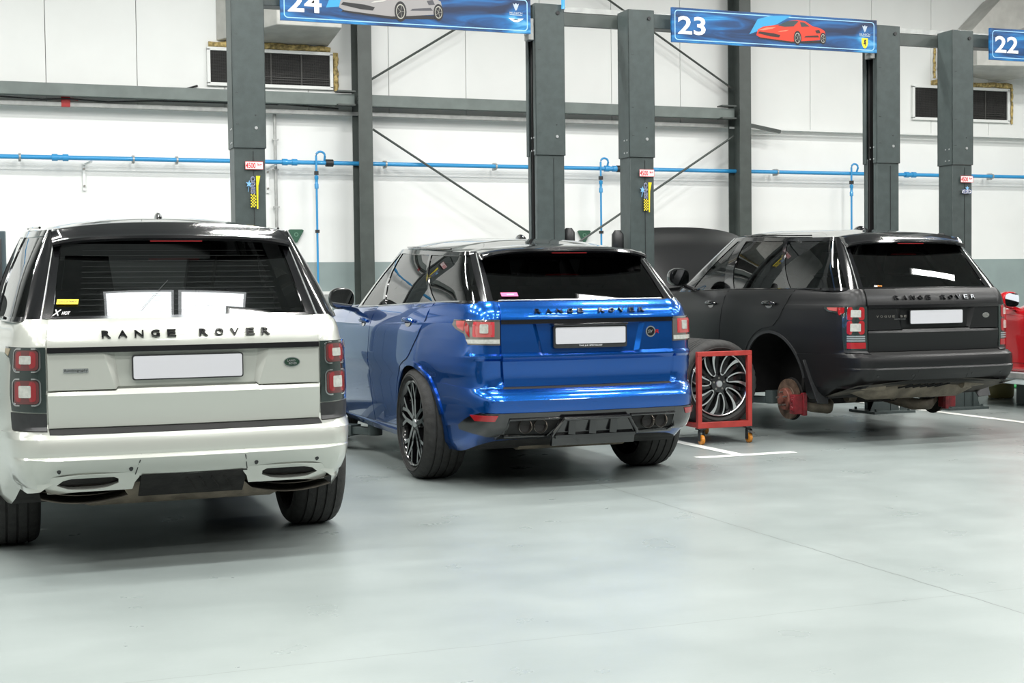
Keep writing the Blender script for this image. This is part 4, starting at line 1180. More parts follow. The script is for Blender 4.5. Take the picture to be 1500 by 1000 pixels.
for x, lab in ((1.40, 'small white wall bracket under the blue pipe at far left'), (3.76, 'small white wall bracket beside the thin conduit')):
    mb = MB(); mb.box((x, 19.08, 2.82), (.035, .03, .36)); mb.bar((x, 19.06, 2.97), (x+.08, 18.9, 3.0), .03, .02)
    for z in (2.92, 2.70): mb.cyl((x, 19.07, z), (x, 19.04, z), .013, 8, 1)
    tag(mb.build('wall_bracket', [M_PANEL, M_STEEL]), lab, 'bracket', 'white wall brackets')
for x, lab in ((4.13, 'dark green triangular sign on the wall left of the first steel column'), (8.37, 'dark green triangular sign on the wall above the blue car')):
    mb = MB(); P3 = [(-.105, .08), (-.085, .095), (.085, .095), (.105, .08), (.012, -.085), (-.012, -.085)]
    mb.prism(P3, (x, 19.08, 2.06), (1, 0, 0), (0, 0, 1), .03, 0)
    o = mb.build('triangle_sign', [mat('sign_green', (.03, .10, .06), .4)], bevel=.004); tag(o, lab, 'sign', 'green triangle signs')
    mb = MB(); mb.lathe([(0, .03), (-.006, .03), (-.006, .018), (0, .018)], 'Y', (x, 19.05, 2.085), 16); mb.build('sign_emblem', [mat('sign_pale_green', (.12, .25, .17), .4)], o)
mb = MB(); mb.box((4.535, 19.05, 1.18), (.13, .09, .27)); mb.box((4.535, 18.995, 1.20), (.09, .02, .15), 1)
tag(mb.build('wall_socket_box', [M_PANEL, M_GALV], bevel=.006), 'small pale box on the wall behind the blue car mirror', 'box')
mb = MB(); mb.box((-.05, 14.2, .96), (.74, .40, 1.92)); mb.box((-.05, 13.99, .95), (.66, .02, 1.8), 1)
o = mb.build('control_cabinet', [mat('blue_grey_paint', (.05, .075, .085), .4), M_BLKP], bevel=.03); tag(o, 'tall dark blue-grey cabinet at the left edge of the picture', 'cabinet')
# vents and ducts
M_FOAM = mat('yellow_foam', (.42, .32, .13), .9, noise=.55, nscale=22, bump=1., bscale=40)
def vent(x0, x1, z0, z1, foam, lab):
    mb = MB(); Y = 18.98; t = .045
    for a, b in (((x0, z0), (x1, z0)), ((x0, z1), (x1, z1))): mb.box(((a[0]+b[0])/2, Y, a[1]), (x1-x0+t, .06, t))
    for x in (x0, x1): mb.box((x, Y, (z0+z1)/2), (t, .06, z1-z0))
    o = mb.build('wall_vent', [M_PANEL], bevel=.005); tag(o, lab, 'vent', 'air vents high on the back wall')
    mb = MB(); mb.box(((x0+x1)/2, 18.985, (z0+z1)/2), (x1-x0-t, .01, z1-z0-t)); mb.build('vent_opening', [M_DARK], o)
    mb = MB(); n = 26
    for i in range(n): z = z0+t/2+(z1-z0-t)*(i+.5)/n; mb.box(((x0+x1)/2, 18.972, z), (x1-x0-t, .004, .003))
    k = int((x1-x0)/.03)
    for i in range(k): x = x0+t/2+(x1-x0-t)*(i+.5)/k; mb.box((x, 18.974, (z0+z1)/2), (.0025, .004, z1-z0-t))
    for q in (.25, .5, .75): mb.box((x0+(x1-x0)*q, 18.965, (z0+z1)/2), (.018, .012, z1-z0-t))
    for z in (z0+.09, z0+.12, z0+.05): mb.box(((x0+x1)/2+.3, 18.965, z), ((x1-x0)*.6, .008, .008))
    mb.build('vent_mesh', [mat('dark_vent_mesh', (.045, .045, .042), .6)], o)
    for a, b, w in foam:
        mb = MB(); a, b = Vector(a), Vector(b); pts = []; nn = 14
        for i in range(nn+1): pts.append(a.lerp(b, i/nn)+Vector((random.uniform(-.008, .008), 0, random.uniform(-.012, .012))))
        mb.tube(pts, [w*random.uniform(.75, 1.15) for _ in pts], 7); mb.build('sealing_foam', [M_FOAM], o, ang=70)
vent(2.99, 4.63, 4.05, 4.51, [((3.0, 18.98, 4.575), (4.62, 18.98, 4.575), .045), ((4.695, 18.98, 4.52), (4.695, 18.98, 4.03), .038)], 'wide black mesh vent behind the first lift column, yellow foam on top')
vent(14.04, 15.89, 3.94, 4.45, [((14.4, 18.98, 4.52), (15.95, 18.98, 4.52), .05), ((15.97, 18.98, 4.5), (15.97, 18.98, 3.9), .02), ((14.45, 18.98, 5.15), (14.45, 18.98, 4.6), .02)], 'wide black mesh vent behind the lift column of the right-hand bay')
M_DUCT = mat('duct_sheet', (.52, .52, .49), .5, metal=.1, noise=.10, nscale=5)
def duct(front, back, lab, extra=None):
    mb = MB(); fs = [(0, 1, 2, 3), (4, 7, 6, 5), (0, 4, 5, 1), (1, 5, 6, 2), (2, 6, 7, 3), (3, 7, 4, 0)]
    mb.add(front+back, fs)
    if extra: mb.add(extra[0]+extra[1], fs)
    tag(mb.build('air_duct', [M_DUCT], bevel=.01), lab, 'duct', 'sheet metal ducts on the back wall')
duct([(3.72, 18.1, 4.71), (4.57, 18.1, 4.71), (4.57, 18.1, 6.0), (3.72, 18.1, 6.0)], [(3.10, 18.995, 4.62), (4.60, 18.995, 4.62), (4.60, 18.995, 6.2), (3.10, 18.995, 6.2)], 'pale sheet metal duct above the vent behind the first banner')
duct([(14.57, 18.1, 4.67), (16.6, 18.1, 4.72), (16.6, 18.1, 5.5), (14.57, 18.1, 5.05)], [(14.5, 18.995, 4.72), (15.7, 18.995, 4.58), (16.8, 18.995, 5.9), (14.6, 18.995, 5.15)], 'pale sloping sheet metal duct above the vent at far right',
     ([(14.6, 18.5, 5.1), (16.8, 18.5, 5.4), (16.9, 18.5, 6.7), (15.4, 18.5, 5.85)], [(14.6, 18.995, 5.1), (16.8, 18.995, 5.4), (16.9, 18.995, 6.7), (15.4, 18.995, 5.85)]))

# ------------------------------------------------------------------ two-post lifts
M_YEL = mat('decal_yellow', (.80, .66, .02), .4); M_DBLUE = mat('decal_blue', (.02, .05, .20), .4); M_LBLUE = mat('decal_light_blue', (.20, .45, .75), .4); M_DRED = mat('decal_red', (.60, .02, .03), .4); M_DWHITE = mat('decal_white', (.80, .80, .80), .4)
def decals(col, x, kind, side=1):
    yy = 12.388
    mb = MB(); w = .155; mb.box((x, yy, 2.425), (w, .003, .068), 0)
    flat_text(mb, '4500', (x-.030, yy-.0018, 2.424), (1, 0, 0), (0, 0, 1), .085, .048, .001, 1, bold=.02)
    flat_text(mb, 'kg', (x+.048, yy-.0018, 2.430), (1, 0, 0), (0, 0, 1), .036, .030, .001, 1, bold=.02)
    for sx, sz, ww, hh in ((0, .033, w, .003), (0, -.033, w, .003), (-.0765, 0, .003, .068), (.0765, 0, .003, .068)): mb.box((x+sx, yy-.002, 2.425+sz), (ww, .002, hh), 1)
    mb.build('capacity_label', [M_DWHITE, M_DRED], col)
    mb = MB()
    if kind == 'tall':
        X0 = x+.005; zb, zt = 2.05, 2.335
        mb.prism([(.012, 0), (.024, 0), (.028, .20), (.046, .285), (.010, .285)], (X0, yy, zb), (1, 0, 0), (0, 0, 1), .002, 0)
        for i in range(9):
            for j in range(4):
                if (i+j) % 2 == 0: mb.box((X0-.034+.0115*j, yy-.001, zb+.02+.0125*i), (.0115, .002, .0125), 0)
                else: mb.box((X0-.034+.0115*j, yy-.001, zb+.02+.0125*i), (.0115, .002, .0125), 4)
        vs, fs = fit_text('SIRIO', .152, .038, bold=.035)
        thick(mb, None, vs, fs, lambda a, b, o: Vector((X0-.018-b, yy-o, zb+.205+a)), 0, .002, 2)
        vs, fs = fit_text('SIRIO', .148, .034, bold=.0)
        thick(mb, None, vs, fs, lambda a, b, o: Vector((X0-.018-b, yy-o, zb+.205+a)), .001, .004, 1)
        st = []
        for k in range(10):
            r = .030 if k % 2 == 0 else .012; st.append((r*math.cos(PI*k/5+.2), r*1.1*math.sin(PI*k/5+.2)))
        mb.prism(st, (X0-.052, yy, zb+.215), (1, 0, 0), (0, 0, 1), .0025, 3)
        mb.bar((X0-.062, yy-.001, zb+.145), (X0-.052, yy-.001, zb+.20), .012, .002, 3)
    else:
        z = 2.295
        for b_, m, o in ((.09, 2, .002), (.0, 1, .004)):
            vs, fs = fit_text('SIRIO', .12+.3*b_*.1, .045+.1*b_*.1, bold=b_); thick(mb, None, vs, fs, lambda a, b, oo: Vector((x+a, yy-oo, z+b)), 0, o, m)
        st = []
        for k in range(10):
            r = .026 if k % 2 == 0 else .011; st.append((r*math.cos(PI*k/5+.3), r*math.sin(PI*k/5+.3)))
        mb.prism(st, (x+.005, yy, z+.035), (1, 0, 0), (0, 0, 1), .0015, 3)
    mb.build('brand_decal', [M_YEL, M_DBLUE, M_DWHITE, M_LBLUE, M_BLKP], col)
def column(root, x0, x1, inner, dec=None, knob=None):
    """x0..x1 front face, inner = +1 when the open side faces +X"""
    D = .25; yf = 12.40; mb = MB(); zs = 2.575
    def chan(xa, xb, y0, y1, z0, z1):
        t = .012; zc = (z0+z1)/2; h = z1-z0
        xi, xo = (xb, xa) if inner > 0 else (xa, xb)
        mb.box(((xa+xb)/2, y0+t/2, zc), (xb-xa, t, h)); mb.box(((xa+xb)/2, y1-t/2, zc), (xb-xa, t, h))
        mb.box((xo+inner*t/2, (y0+y1)/2, zc), (t, y1-y0, h))
        lip = (y1-y0)*.26
        mb.box((xi-inner*t/2, y0+lip/2, zc), (t, lip, h)); mb.box((xi-inner*t/2, y1-lip/2, zc), (t, lip, h))
    chan(x0+.006, x1-.006, yf+.012, yf+D-.01, .02, zs+.05)
    chan(x0-.004, x1+.004, yf, yf+D, zs, 3.98)
    mb.box(((x0+x1)/2, yf+D/2, 3.975), (x1-x0+.006, D, .012))
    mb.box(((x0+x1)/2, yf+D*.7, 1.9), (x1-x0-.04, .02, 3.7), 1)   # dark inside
    col = mb.build('column', [M_LSTEEL, M_DARK], root, ang=20, bevel=.004)
    mb = MB()
    for z in (3.05, 2.78, 3.55): 
        for dx in (.03, .045): mb.cyl((x0+dx, yf+.001, z), (x0+dx, yf-.003, z), .0035, 6, 0)
    mb.cyl((x1-.085, yf+.001, 2.86), (x1-.085, yf-.003, 2.86), .006, 8, 0); mb.cyl(((x0+x1)/2+.08, yf+.001, 3.90), ((x0+x1)/2+.08, yf-.012, 3.90), .018, 12, 0)
    mb.cyl((x1-.082, yf, 2.75), (x1-.082, yf-.006, 2.75), .014, 12, 1)
    for dx in (.025, .055):
        for z in (2.62, 2.74): mb.cyl((x0-.001, yf+dx*2, z), (x0-.008, yf+dx*2, z), .008, 8, 1)
    mb.build('bolt', [M_BLKP, M_ALU], col)
    mb = MB(); mb.box(((x0+x1)/2+.03, yf+.0095, 1.28), (.003, .006, 2.54)); mb.build('column_seam', [M_BLKP], col)
    mb = MB(); xc = (x0+x1)/2; mb.box((xc, yf+.12, .012), (.50, .46, .024))
    for sx in (-1, 1): mb.add([(xc+sx*.14, yf+.0, .02), (xc+sx*.23, yf-.0, .02), (xc+sx*.14, yf, .22), (xc+sx*.14, yf+.01, .02), (xc+sx*.23, yf+.01, .02), (xc+sx*.14, yf+.01, .22)], [(0, 1, 2), (3, 5, 4), (0, 3, 4, 1), (1, 4, 5, 2), (2, 5, 3, 0)])
    for sx in (-.2, .2):
        for sy in (-.06, .3): mb.cyl((xc+sx, yf+sy, .02), (xc+sx, yf+sy, .05), .014, 8)
    mb.build('base_plate', [M_LSTEEL], root)
    if dec: decals(col, x0+.172, dec)
    return col
def lift(xa, xb, label, dec, arm_z=.12, arms=True, knobs=()):
    """xa,xb = (x0,x1) of the left and right columns"""
    xc = (xa[1]+xb[0])/2; root = empty('two_post_lift', (xc, 12.5, 0)); tag(root, label, 'car lift', 'two-post lifts standing in a row')
    before = []
    column(root, xa[0], xa[1], 1, dec); column(root, xb[0], xb[1], -1, None)
    mb = MB(); mb.bar((xa[1]-.02, 12.56, 3.90), (xb[0]+.02, 12.56, 3.90), .12, .14); mb.build('crossbeam', [M_LSTEEL], root, bevel=.005)
    for x, s in ((xa[1], 1), (xb[0], -1)):
        z = arm_z; mb = MB(); mb.box((x+s*.03, 12.52, z+.35), (.12, .20, .70)); mb.build('carriage', [M_LSTEEL], root, bevel=.008)
        for d in ((-1, 1) if arms else ()):
            mb = MB(); mb.bar((x+s*.08, 12.52+d*.12, z+.05), (x+s*.55, 12.52+d*.95, z+.05), .12, .09); mb.bar((x+s*.52, 12.52+d*.90, z+.05), (x+s*.66, 12.52+d*1.15, z+.05), .08, .06)
            mb.cyl((x+s*.66, 12.52+d*1.15, z+.02), (x+s*.66, 12.52+d*1.15, z+.14), .06, 16); mb.build('lifting_arm', [M_LSTEEL], root, bevel=.004)
    mb = MB(); mb.box((xb[0]-.035, 12.47, 3.74), (.06, .10, .20)); mb.box((xb[0]-.07, 12.46, 3.72), (.02, .06, .08), 0); mb.build('switch_box', [M_GALV], root, bevel=.006)
    for x, z in knobs:
        mb = MB(); mb.tube([(x, 12.5, z-.16), (x, 12.5, z-.12), (x, 12.5, z+.02), (x, 12.5, z+.06)], [.02, .06, .058, .03], 12); mb.build('rubber_block', [M_BLKP], root, ang=50)
    for o in root.children: o.location -= root.location
    return root
lift((2.155, 2.435), (4.97, 5.26), 'dark grey two-post car lift standing under the silver supercar banner', 'tall', knobs=((5.33, 1.84),))
lift((5.93, 6.195), (8.73, 9.01), 'dark grey two-post car lift under the red supercar banner, behind the black car', 'tall', arm_z=.235, knobs=((5.84, 1.82),))
lift((9.67, 9.93), (12.50, 12.78), 'dark grey two-post car lift at the right edge carrying a red car platform', 'small', arm_z=.02, arms=False, knobs=((9.60, 1.80),))
# beam tying the lift tops together, with a pale cable duct on it
mb = MB(); mb.bar((2.3, 12.74, 3.91), (13.2, 12.74, 3.91), .06, .12, 0); mb.bar((2.3, 12.74, 4.0), (13.2, 12.74, 4.0), .06, .05, 1)
tag(mb.build('tie_beam', [M_GSTEEL, M_GALV]), 'long grey beam with pale top joining the tops of all lift columns', 'beam')
mb = MB(); mb.tube([(5.235, 12.36, 3.93), (5.235, 12.36, 6.0), (5.235, 12.36, ZC)], .018, 8)
tag(mb.build('air_hose', [M_BLUEP]), 'blue hose coming down onto the right column of the first lift', 'hose')

# ------------------------------------------------------------------ banners
def banner_mat():
    m = bpy.data.materials.new('banner_print'); m.use_nodes = True; nt = m.node_tree; N = nt.nodes; L = nt.links; b = N['Principled BSDF']; b.inputs['Roughness'].default_value = .35
    tc = N.new('ShaderNodeTexCoord'); mp = N.new('ShaderNodeMapping'); mp.inputs['Scale'].default_value = (.9, 1, 4.5); mp.inputs['Rotation'].default_value = (0, .12, 0)
    n = N.new('ShaderNodeTexNoise'); n.inputs['Scale'].default_value = 1.6; n.inputs['Detail'].default_value = 7; n.inputs['Distortion'].default_value = 1.2
    L.new(tc.outputs['Object'], mp.inputs[0]); L.new(mp.outputs[0], n.inputs['Vector'])
    r = N.new('ShaderNodeValToRGB'); e = r.color_ramp.elements; e[0].position = .34; e[0].color = (.003, .014, .05, 1); e[1].position = .72; e[1].color = (.10, .34, .60, 1)
    for p, c in ((.46, (.003, .045, .15, 1)), (.56, (.004, .10, .30, 1)), (.64, (.01, .20, .45, 1))):
        q = e.new(p); q.color = c
    L.new(n.outputs['Fac'], r.inputs[0]); L.new(r.outputs[0], b.inputs['Base Color'])
    return m
M_BAN = banner_mat()
def poly_to(mb, pts, ox, oz, sx, sz, y, th, m):
    mb.prism([(a*sx, b*sz) for a, b in pts], (ox, y, oz), (1, 0, 0), (0, 0, 1), th, m)
def banner(x0, num, art, lab):
    W, H, Y = 2.335, .332, 12.365; z0 = 3.685
    root = empty('bay_banner', (x0+W/2, Y, z0)); tag(root, lab, 'banner', 'blue numbered bay banners')
    cx = -W/2
    mb = MB(); mb.box((0, .012, H/2), (W, .024, H)); mb.build('panel', [M_BAN], root)
    mb = MB()
    pts = [(W*.78/2+0, .022)]
    A = rrect(cx+.03, .022, -cx-.03, H-.022, .035, 6); Bq = rrect(cx+.038, .030, -cx-.038, H-.030, .028, 6); n = len(A)
    thick(mb, None, A+Bq, [(k, (k+1) % n, n+(k+1) % n, n+k) for k in range(n)], lambda a, b, o: Vector((a, -o, b)), 0, .001)
    mb.build('border_line', [mat('banner_pale_blue', (.30, .55, .80), .4)], root)
    mb = MB(); flat_text(mb, num, (cx+.215, -.001, .165), (1, 0, 0), (0, 0, 1), .30, .175, .002, 0, bold=.02); mb.build('bay_number', [M_WTXT], root)
    if art == 'none': return root
    silver = art == 'silver'
    c0, c1, c2 = (((.26, .25, .25), (.06, .06, .07), (.48, .47, .45)) if silver else ((.58, .035, .012), (.03, .012, .01), (.85, .20, .12)))
    mats = [mat('print_body_'+art, c0, .4), mat('print_dark_'+art, c1, .4), mat('print_light_'+art, c2, .4), mat('print_black', (.01, .01, .012), .4), mat('print_glass', (.03, .045, .05), .3), mat('print_cyan', (.03, .28, .52), .4), mat('print_wheel', (.35, .34, .3), .4)]
    k = 1.12 if silver else 1.
    ox, oz, sx, sz = (cx+.52 if silver else cx+.93), (.055 if silver else .045), (.86 if silver else .80)*k, .235*k*(1.15 if silver else 1)
    mb = MB(); P = lambda pts, m, th: poly_to(mb, pts, ox, oz, sx, sz, -.0005, th, m)
    P([(-.10, .30), (.02, .95), (.20, 1.12), (.50, 1.18), (.30, .80)] if not silver else [(-.12, .25), (-.05, .8), (.1, .9), (.0, .3)], 5, .0006)
    P([(.02, .16), (.5, .02), (.96, .10), (.99, .22), (.6, .14), (.05, .24)], 3, .0010)
    P([(.0, .28), (.02, .52), (.10, .66), (.22, .72), (.36, .80), (.46, .95), (.58, 1.02), (.70, .98), (.80, .80), (.92, .72), (.98, .62), (1.0, .30), (.95, .24), (.66, .14), (.5, .10), (.3, .14), (.05, .20)], 0, .0014)
    P([(.30, .74), (.44, .94), (.57, .985), (.60, .96), (.53, .74), (.40, .70)], 4, .0022)
    P([(.62, .94), (.68, .93), (.76, .78), (.64, .74)], 4, .0022)
    P([(.03, .50), (.14, .62), (.28, .67), (.22, .58), (.10, .50)], 2, .0020)
    P([(.02, .36), (.20, .26), (.32, .24), (.34, .34), (.24, .40), (.04, .44)], 1 if not silver else 3, .0022)
    P([(.30, .46), (.42, .52), (.46, .58), (.34, .52)], 2, .0024)
    P([(.68, .30), (.90, .34), (.88, .42), (.70, .36)], 1, .0020)
    P([(.84, .62), (.90, .66), (.92, .52), (.86, .50)], 1, .0022)
    for wx, wz, rr in ((.585, .26, .30), (.955, .30, .25)):
        for s_, m, th in ((1, 3, .0030), (.74, 6, .0036), (.62, 3, .0041)):
            poly_to(mb, [(wx*sx+rr*s_*.34*sz*math.cos(t)*.78, wz*sz+rr*s_*sz*math.sin(t)) for t in [2*PI*q/20 for q in range(20)]] if False else [(rr*s_*.62*sz*math.cos(t), rr*s_*sz*math.sin(t)) for t in [2*PI*q/20 for q in range(20)]], ox+wx*sx, oz+wz*sz, 1, 1, -.0005, th, m)
        for q in range(5):
            t = 2*PI*q/5; mb.bar((ox+wx*sx, -.004, oz+wz*sz), (ox+wx*sx+rr*.45*sz*math.cos(t), -.004, oz+wz*sz+rr*.68*sz*math.sin(t)), .006, .002, 6)
    mb.build('car_picture', mats, root, ang=20)
    # logo block at the right end
    mb = MB(); lx = -cx-.145
    mb.prism([(-.022, .03), (-.03, .055), (-.012, .045), (0, .06), (.012, .045), (.03, .055), (.022, .03), (.010, .0), (0, -.012), (-.010, 0)], (lx, -.001, .215), (1, 0, 0), (0, 0, 1), .001, 0)
    flat_text(mb, 'MUNICH', (lx, -.001, .182), (1, 0, 0), (0, 0, 1), .125, .020, .001, 0, bold=.01)
    mb.box((lx, -.001, .165), (.125, .001, .005), 0)
    if silver:
        mb.prism([(-.075, .030), (-.02, .026), (-.01, .020), (.01, .020), (.02, .026), (.075, .030), (.045, .008), (.018, -.004), (-.018, -.004), (-.045, .008)], (lx, -.001, .105), (1, 0, 0), (0, 0, 1), .001, 1)
        mb.box((lx, -.002, .122), (.05, .001, .006), 2)
    else:
        mb.prism([(-.036, .052), (.036, .052), (.038, 0), (.022, -.038), (0, -.052), (-.022, -.038), (-.038, 0)], (lx, -.001, .092), (1, 0, 0), (0, 0, 1), .001, 3)
        mb.prism([(-.004, .034), (.004, .038), (.012, .030), (.018, .034), (.014, .020), (.006, .016), (.012, .004), (.018, -.006), (.010, -.004), (.006, -.018), (.010, -.030), (.002, -.026), (-.002, -.010), (-.012, -.012), (-.018, -.004), (-.010, .002), (-.006, .014), (-.014, .018), (-.008, .024)], (lx, -.0022, .095), (1, 0, 0), (0, 0, 1), .001, 2)
    mb.build('logo_print', [mat('banner_grey_print', (.40, .47, .55), .4), M_DWHITE, M_BTXT, M_YEL], root)
    return root
banner(2.575, '24', 'silver', 'blue bay banner numbered 24 with a silver supercar picture')
banner(6.37, '23', 'red', 'blue bay banner numbered 23 with a red supercar picture')
banner(10.12, '22', 'none', 'blue bay banner numbered 22 cut off at the right edge')

# ------------------------------------------------------------------ floor markings
M_LINE = mat('line_paint', (.72, .74, .70), .45, noise=.06, nscale=10)
def marking(poly, lab):
    mb = MB(); mb.prism(poly, (0, 0, .0025), (1, 0, 0), (0, 1, 0), .0015, 0); tag(mb.build('floor_marking', [M_LINE]), lab, 'floor line', 'white bay lines painted on the floor')
marking([(5.26, 9.78), (6.13, 9.78), (6.13, 9.89), (5.26, 9.89)], 'short white cross line on the floor in front of the wheel trolley')
marking([(5.60, 9.89), (5.70, 9.89), (5.70, 15.4), (5.60, 15.4)], 'white floor line running back beside the wheel trolley')
marking([(9.30, 10.75), (9.41, 10.75), (9.41, 15.4), (9.30, 15.4)], 'white floor line running back right of the raised black car')

# ------------------------------------------------------------------ the cars
P_SILVER = mat('pearl_silver_paint', (.52, .535, .49), .30, metal=.45, coat=1, coat_rough=.03)
P_BLUE = mat('blue_metallic_paint', (.0, .080, .36), .24, metal=.8, coat=1, coat_rough=.02)
P_BLACK = mat('satin_black_paint', (.006, .0064, .007), .36, metal=.0, coat=.10, coat_rough=.3, spec=.32)
suv('silver', 'parked_car', 'silver-white off-road car with a long black roof, nearest the camera', (.99, 8.13, 0), P_SILVER)
suv('sport', 'parked_car', 'bright metallic blue off-road car with four tailpipes, in the middle', (3.878, 9.68, 0), P_BLUE)
blk, BB, BG = suv('black', 'parked_car', 'satin black off-road car raised with its wheels off and bonnet open', (7.565, 10.96, 0), P_BLACK, zoff=.078, wheels=False, hood_up=True)

# black car: raised bonnet, bare brakes, mud flaps
def bonnet():
    mb = MB(); hinge = Vector((0, 2.40, 1.20+.085)); R = Matrix.Rotation(math.radians(31.5), 3, 'X'); rows = []
    for i in range(13):
        t = i/12; row = []
        for j in range(17):
            s = -1+j/8; w = .86-.06*t; y = 1.42*t-.10*t*abs(s)**3; z = .045*(1-abs(s)**2.2)-.10*sm((t-.55)/.45)-.03*abs(s)**8+.02*sm((abs(abs(s)-.72)<.1)*1.)*0
            row.append(hinge+R @ Vector((s*w, y, z+.03)))
        rows.append(row)
    mb.grid(rows); o = mb.build('bonnet', [P_BLACK], blk, ang=50)
    sd = o.modifiers.new('Solid', 'SOLIDIFY'); sd.thickness = .035; sd.offset = -1
    for s in (-1, 1):
        mb = MB(); mb.tube([(s*.72, 2.55, 1.25), (s*.74, 3.20, 1.62)], .012, 8, 0); mb.tube([(s*.72, 2.55, 1.25), (s*.73, 2.88, 1.435)], .02, 8, 1)
        mb.build('gas_strut', [M_ALU, M_BLKP], blk)
    mb = MB(); mb.box((0, 2.9, 1.06), (1.0, .7, .10)); mb.box((.45, 3.2, 1.05), (.25, .3, .12)); mb.build('engine_cover', [M_BLKP], blk, bevel=.02)
bonnet()
for s in (-1, 1):
    for yc in (0, 2.923):
        nm = 'brake_disc'; z = .325; x = s*.80
        mb = MB(); o_ = x+s*.0
        mb.lathe([(o_-s*.045, .02), (o_-s*.045, .188), (o_-s*.052, .19), (o_-s*.052, .02)], 'X', (0, yc, z), 40, 2)
        mb.lathe([(o_-s*.030, .06), (o_-s*.030, .178), (o_-s*.004, .178), (o_-s*.004, .118), (o_+s*.0, .115), (o_+s*.002, .10)], 'X', (0, yc, z), 44, 0)
        mb.lathe([(o_+s*.002, .10), (o_+s*.035, .098), (o_+s*.042, .090), (o_+s*.043, .036), (o_+s*.065, .033), (o_+s*.066, .0)], 'X', (0, yc, z), 36, 1)
        for k in range(5):
            a = 2*PI*k/5+.2; p = Vector((o_+s*.04, yc+.062*math.cos(a), z+.062*math.sin(a))); mb.cyl(p, p+Vector((s*.035, 0, 0)), .008, 8, 3)
        b = mb.build(nm, [M_RUST, mat('rusty_hub', (.20, .07, .05), .6, metal=.3, noise=.4, nscale=20), M_UNDER, M_STEEL], blk, ang=35)
        mb = MB(); cy = yc-.165 if yc == 0 else yc-.15; cz = z-.035
        mb.box((o_-s*.012, cy, cz), (.13, .085, .17)); mb.box((o_+s*.045, cy-.005, cz), (.03, .06, .13)); mb.box((o_-s*.05, cy-.03, cz), (.04, .05, .20))
        for dz in (-.035, .035): mb.cyl((o_+s*.055, cy, cz+dz), (o_+s*.066, cy, cz+dz), .022, 12)
        mb.build('brake_caliper', [M_CAL], b, bevel=.008)
for s in (-1, 1):
    mb = MB(); rows = []
    for i in range(8):
        t = i/7; y = -.49-.12*t-.03*t*t; z = .70-.36*t
        rows.append([Vector((s*(.94-.05*t), y+.0, z)), Vector((s*.86, y+.012, z-.004)), Vector((s*(.72+.06*t*t), y+.02, z-.01*t))])
    mb.grid(rows); o = mb.build('mud_flap', [M_BLKP], blk, ang=60); sd = o.modifiers.new('Solid', 'SOLIDIFY'); sd.thickness = .012
mb = MB(); mb.tube([(-.30, .10, .30), (-.45, -.10, .24), (-.62, -.12, .26), (-.76, -.04, .30)], [.05, .055, .05, .04], 12); mb.tube([(.30, .10, .30), (.45, -.12, .24), (.62, -.12, .23), (.76, -.04, .30)], [.05, .055, .05, .04], 12)
mb.tube([(-.25, -.1, .33), (.25, -.1, .33)], .05, 12); mb.build('rear_suspension_arm', [M_DUST], blk, ang=60)

# ------------------------------------------------------------------ the red car and its platform
SPEC_R = dict(
    W=[(.205, .86), (.22, .90), (.25, .925), (.34, .93), (.36, .925), (.55, .945), (.74, .955), (.80, .945), (.86, .90)],
    YR=[(.205, -.75), (.3, -.88), (.6, -.95), (.86, -.88)], YF=[(.205, 3.3), (.4, 3.5), (.6, 3.4), (.86, 3.1)],
    xr=.6, b=.05, y1=-.4, y2=2.3, tr=.03, tf=.06, zl=.3, lift=.05, archz=.30, crown=.04, zref=.6,
    belt=lambda y: .02*sm((-y+.3)/.8)-.16*sm((y-1.6)/1.4))
GREEN_R = dict(
    base=dict(xr=.5, yr=-.55, b=.03, y1=-.2, y2=1.4, w1=.76, wm=.80, w2=.80, yf=1.95, xf=.5, bf=.15),
    top=dict(xr=.42, yr=.05, b=.02, y1=.2, y2=.75, w1=.52, wm=.55, w2=.53, yf=1.0, xf=.4, bf=.06),
    ztop=lambda y: 1.15, crown=.05, rwx=(.45, .4), cols=[(.15, .25, 'side_window'), (1.45, .82, None)])
M_REDP = mat('red_car_paint', (.50, .006, .012), .25, metal=.2, coat=1)
def red_car():
    root = empty('sports_car', (11.26, 10.85, .0)); tag(root, 'low red sports car on a grey platform at the right edge', 'car')
    B = Body(SPEC_R); G = Green(GREEN_R, B)
    shell(B, 'body', root, [M_REDP, M_DARK, M_UNDER], gate=(9, 9), cabin=(-.4, 1.7), wheelr=.37, wb=2.55)
    greenhouse(G, root, M_REDP, {'*': M_TINTD, 'windshield': M_CLEAR}, None)
    for side in (-1, 1):
        fn = lambda x, y, o: B.P(side*x, y, o)
        pl = [(B.s_of_y(y), z) for y, z in [(.45, .84), (.38, .60), (.50, .30), (1.55, .30), (1.66, .5), (1.62, .80)]]
        mb = MB(); patch(mb, fn, pl, .005, -.003, (.10, .06)); d = mb.build('door', [M_REDP], root, ang=30)
        mb = MB(); patch(mb, fn, off_poly(pl, .005), .0015, -.003, (.15, .1)); mb.build('door_gap_shade', [M_BLKP], d)  # dark outline for the shaded gap round this door
        mirror_part(root, (side*1.02, 1.37, .965), side, M_REDP)
        mb = MB(); patch(mb, fn, [(B.s_of_y(y), z) for y, z in [(.45, .212), (2.1, .212), (2.1, .25), (.45, .25)]], .03, -.003, (.2, .03)); mb.build('side_skirt', [M_REDP], root)
    for o in root.children: o.location.z += .185
    wm = wheel_turbine(.33, .25, .24, 7); w0 = wm.build('wheel', [M_RIMD, M_ALU, M_STEEL], root, ang=40); tyre_mesh(.33, .25, .24).build('tyre', [M_RUB], w0, ang=40)
    w0.location = (-.80, 0, .33+.185+.2-.185)
    for x, y in ((.80, 0), (-.80, 2.55), (.80, 2.55)): copy_obj(w0, root, (x, y, .53), (0, 0, PI if x > 0 else 0))
    for o in root.children:
        if o.name.startswith('wheel'): o.location.z = .46
    return root
red_car()
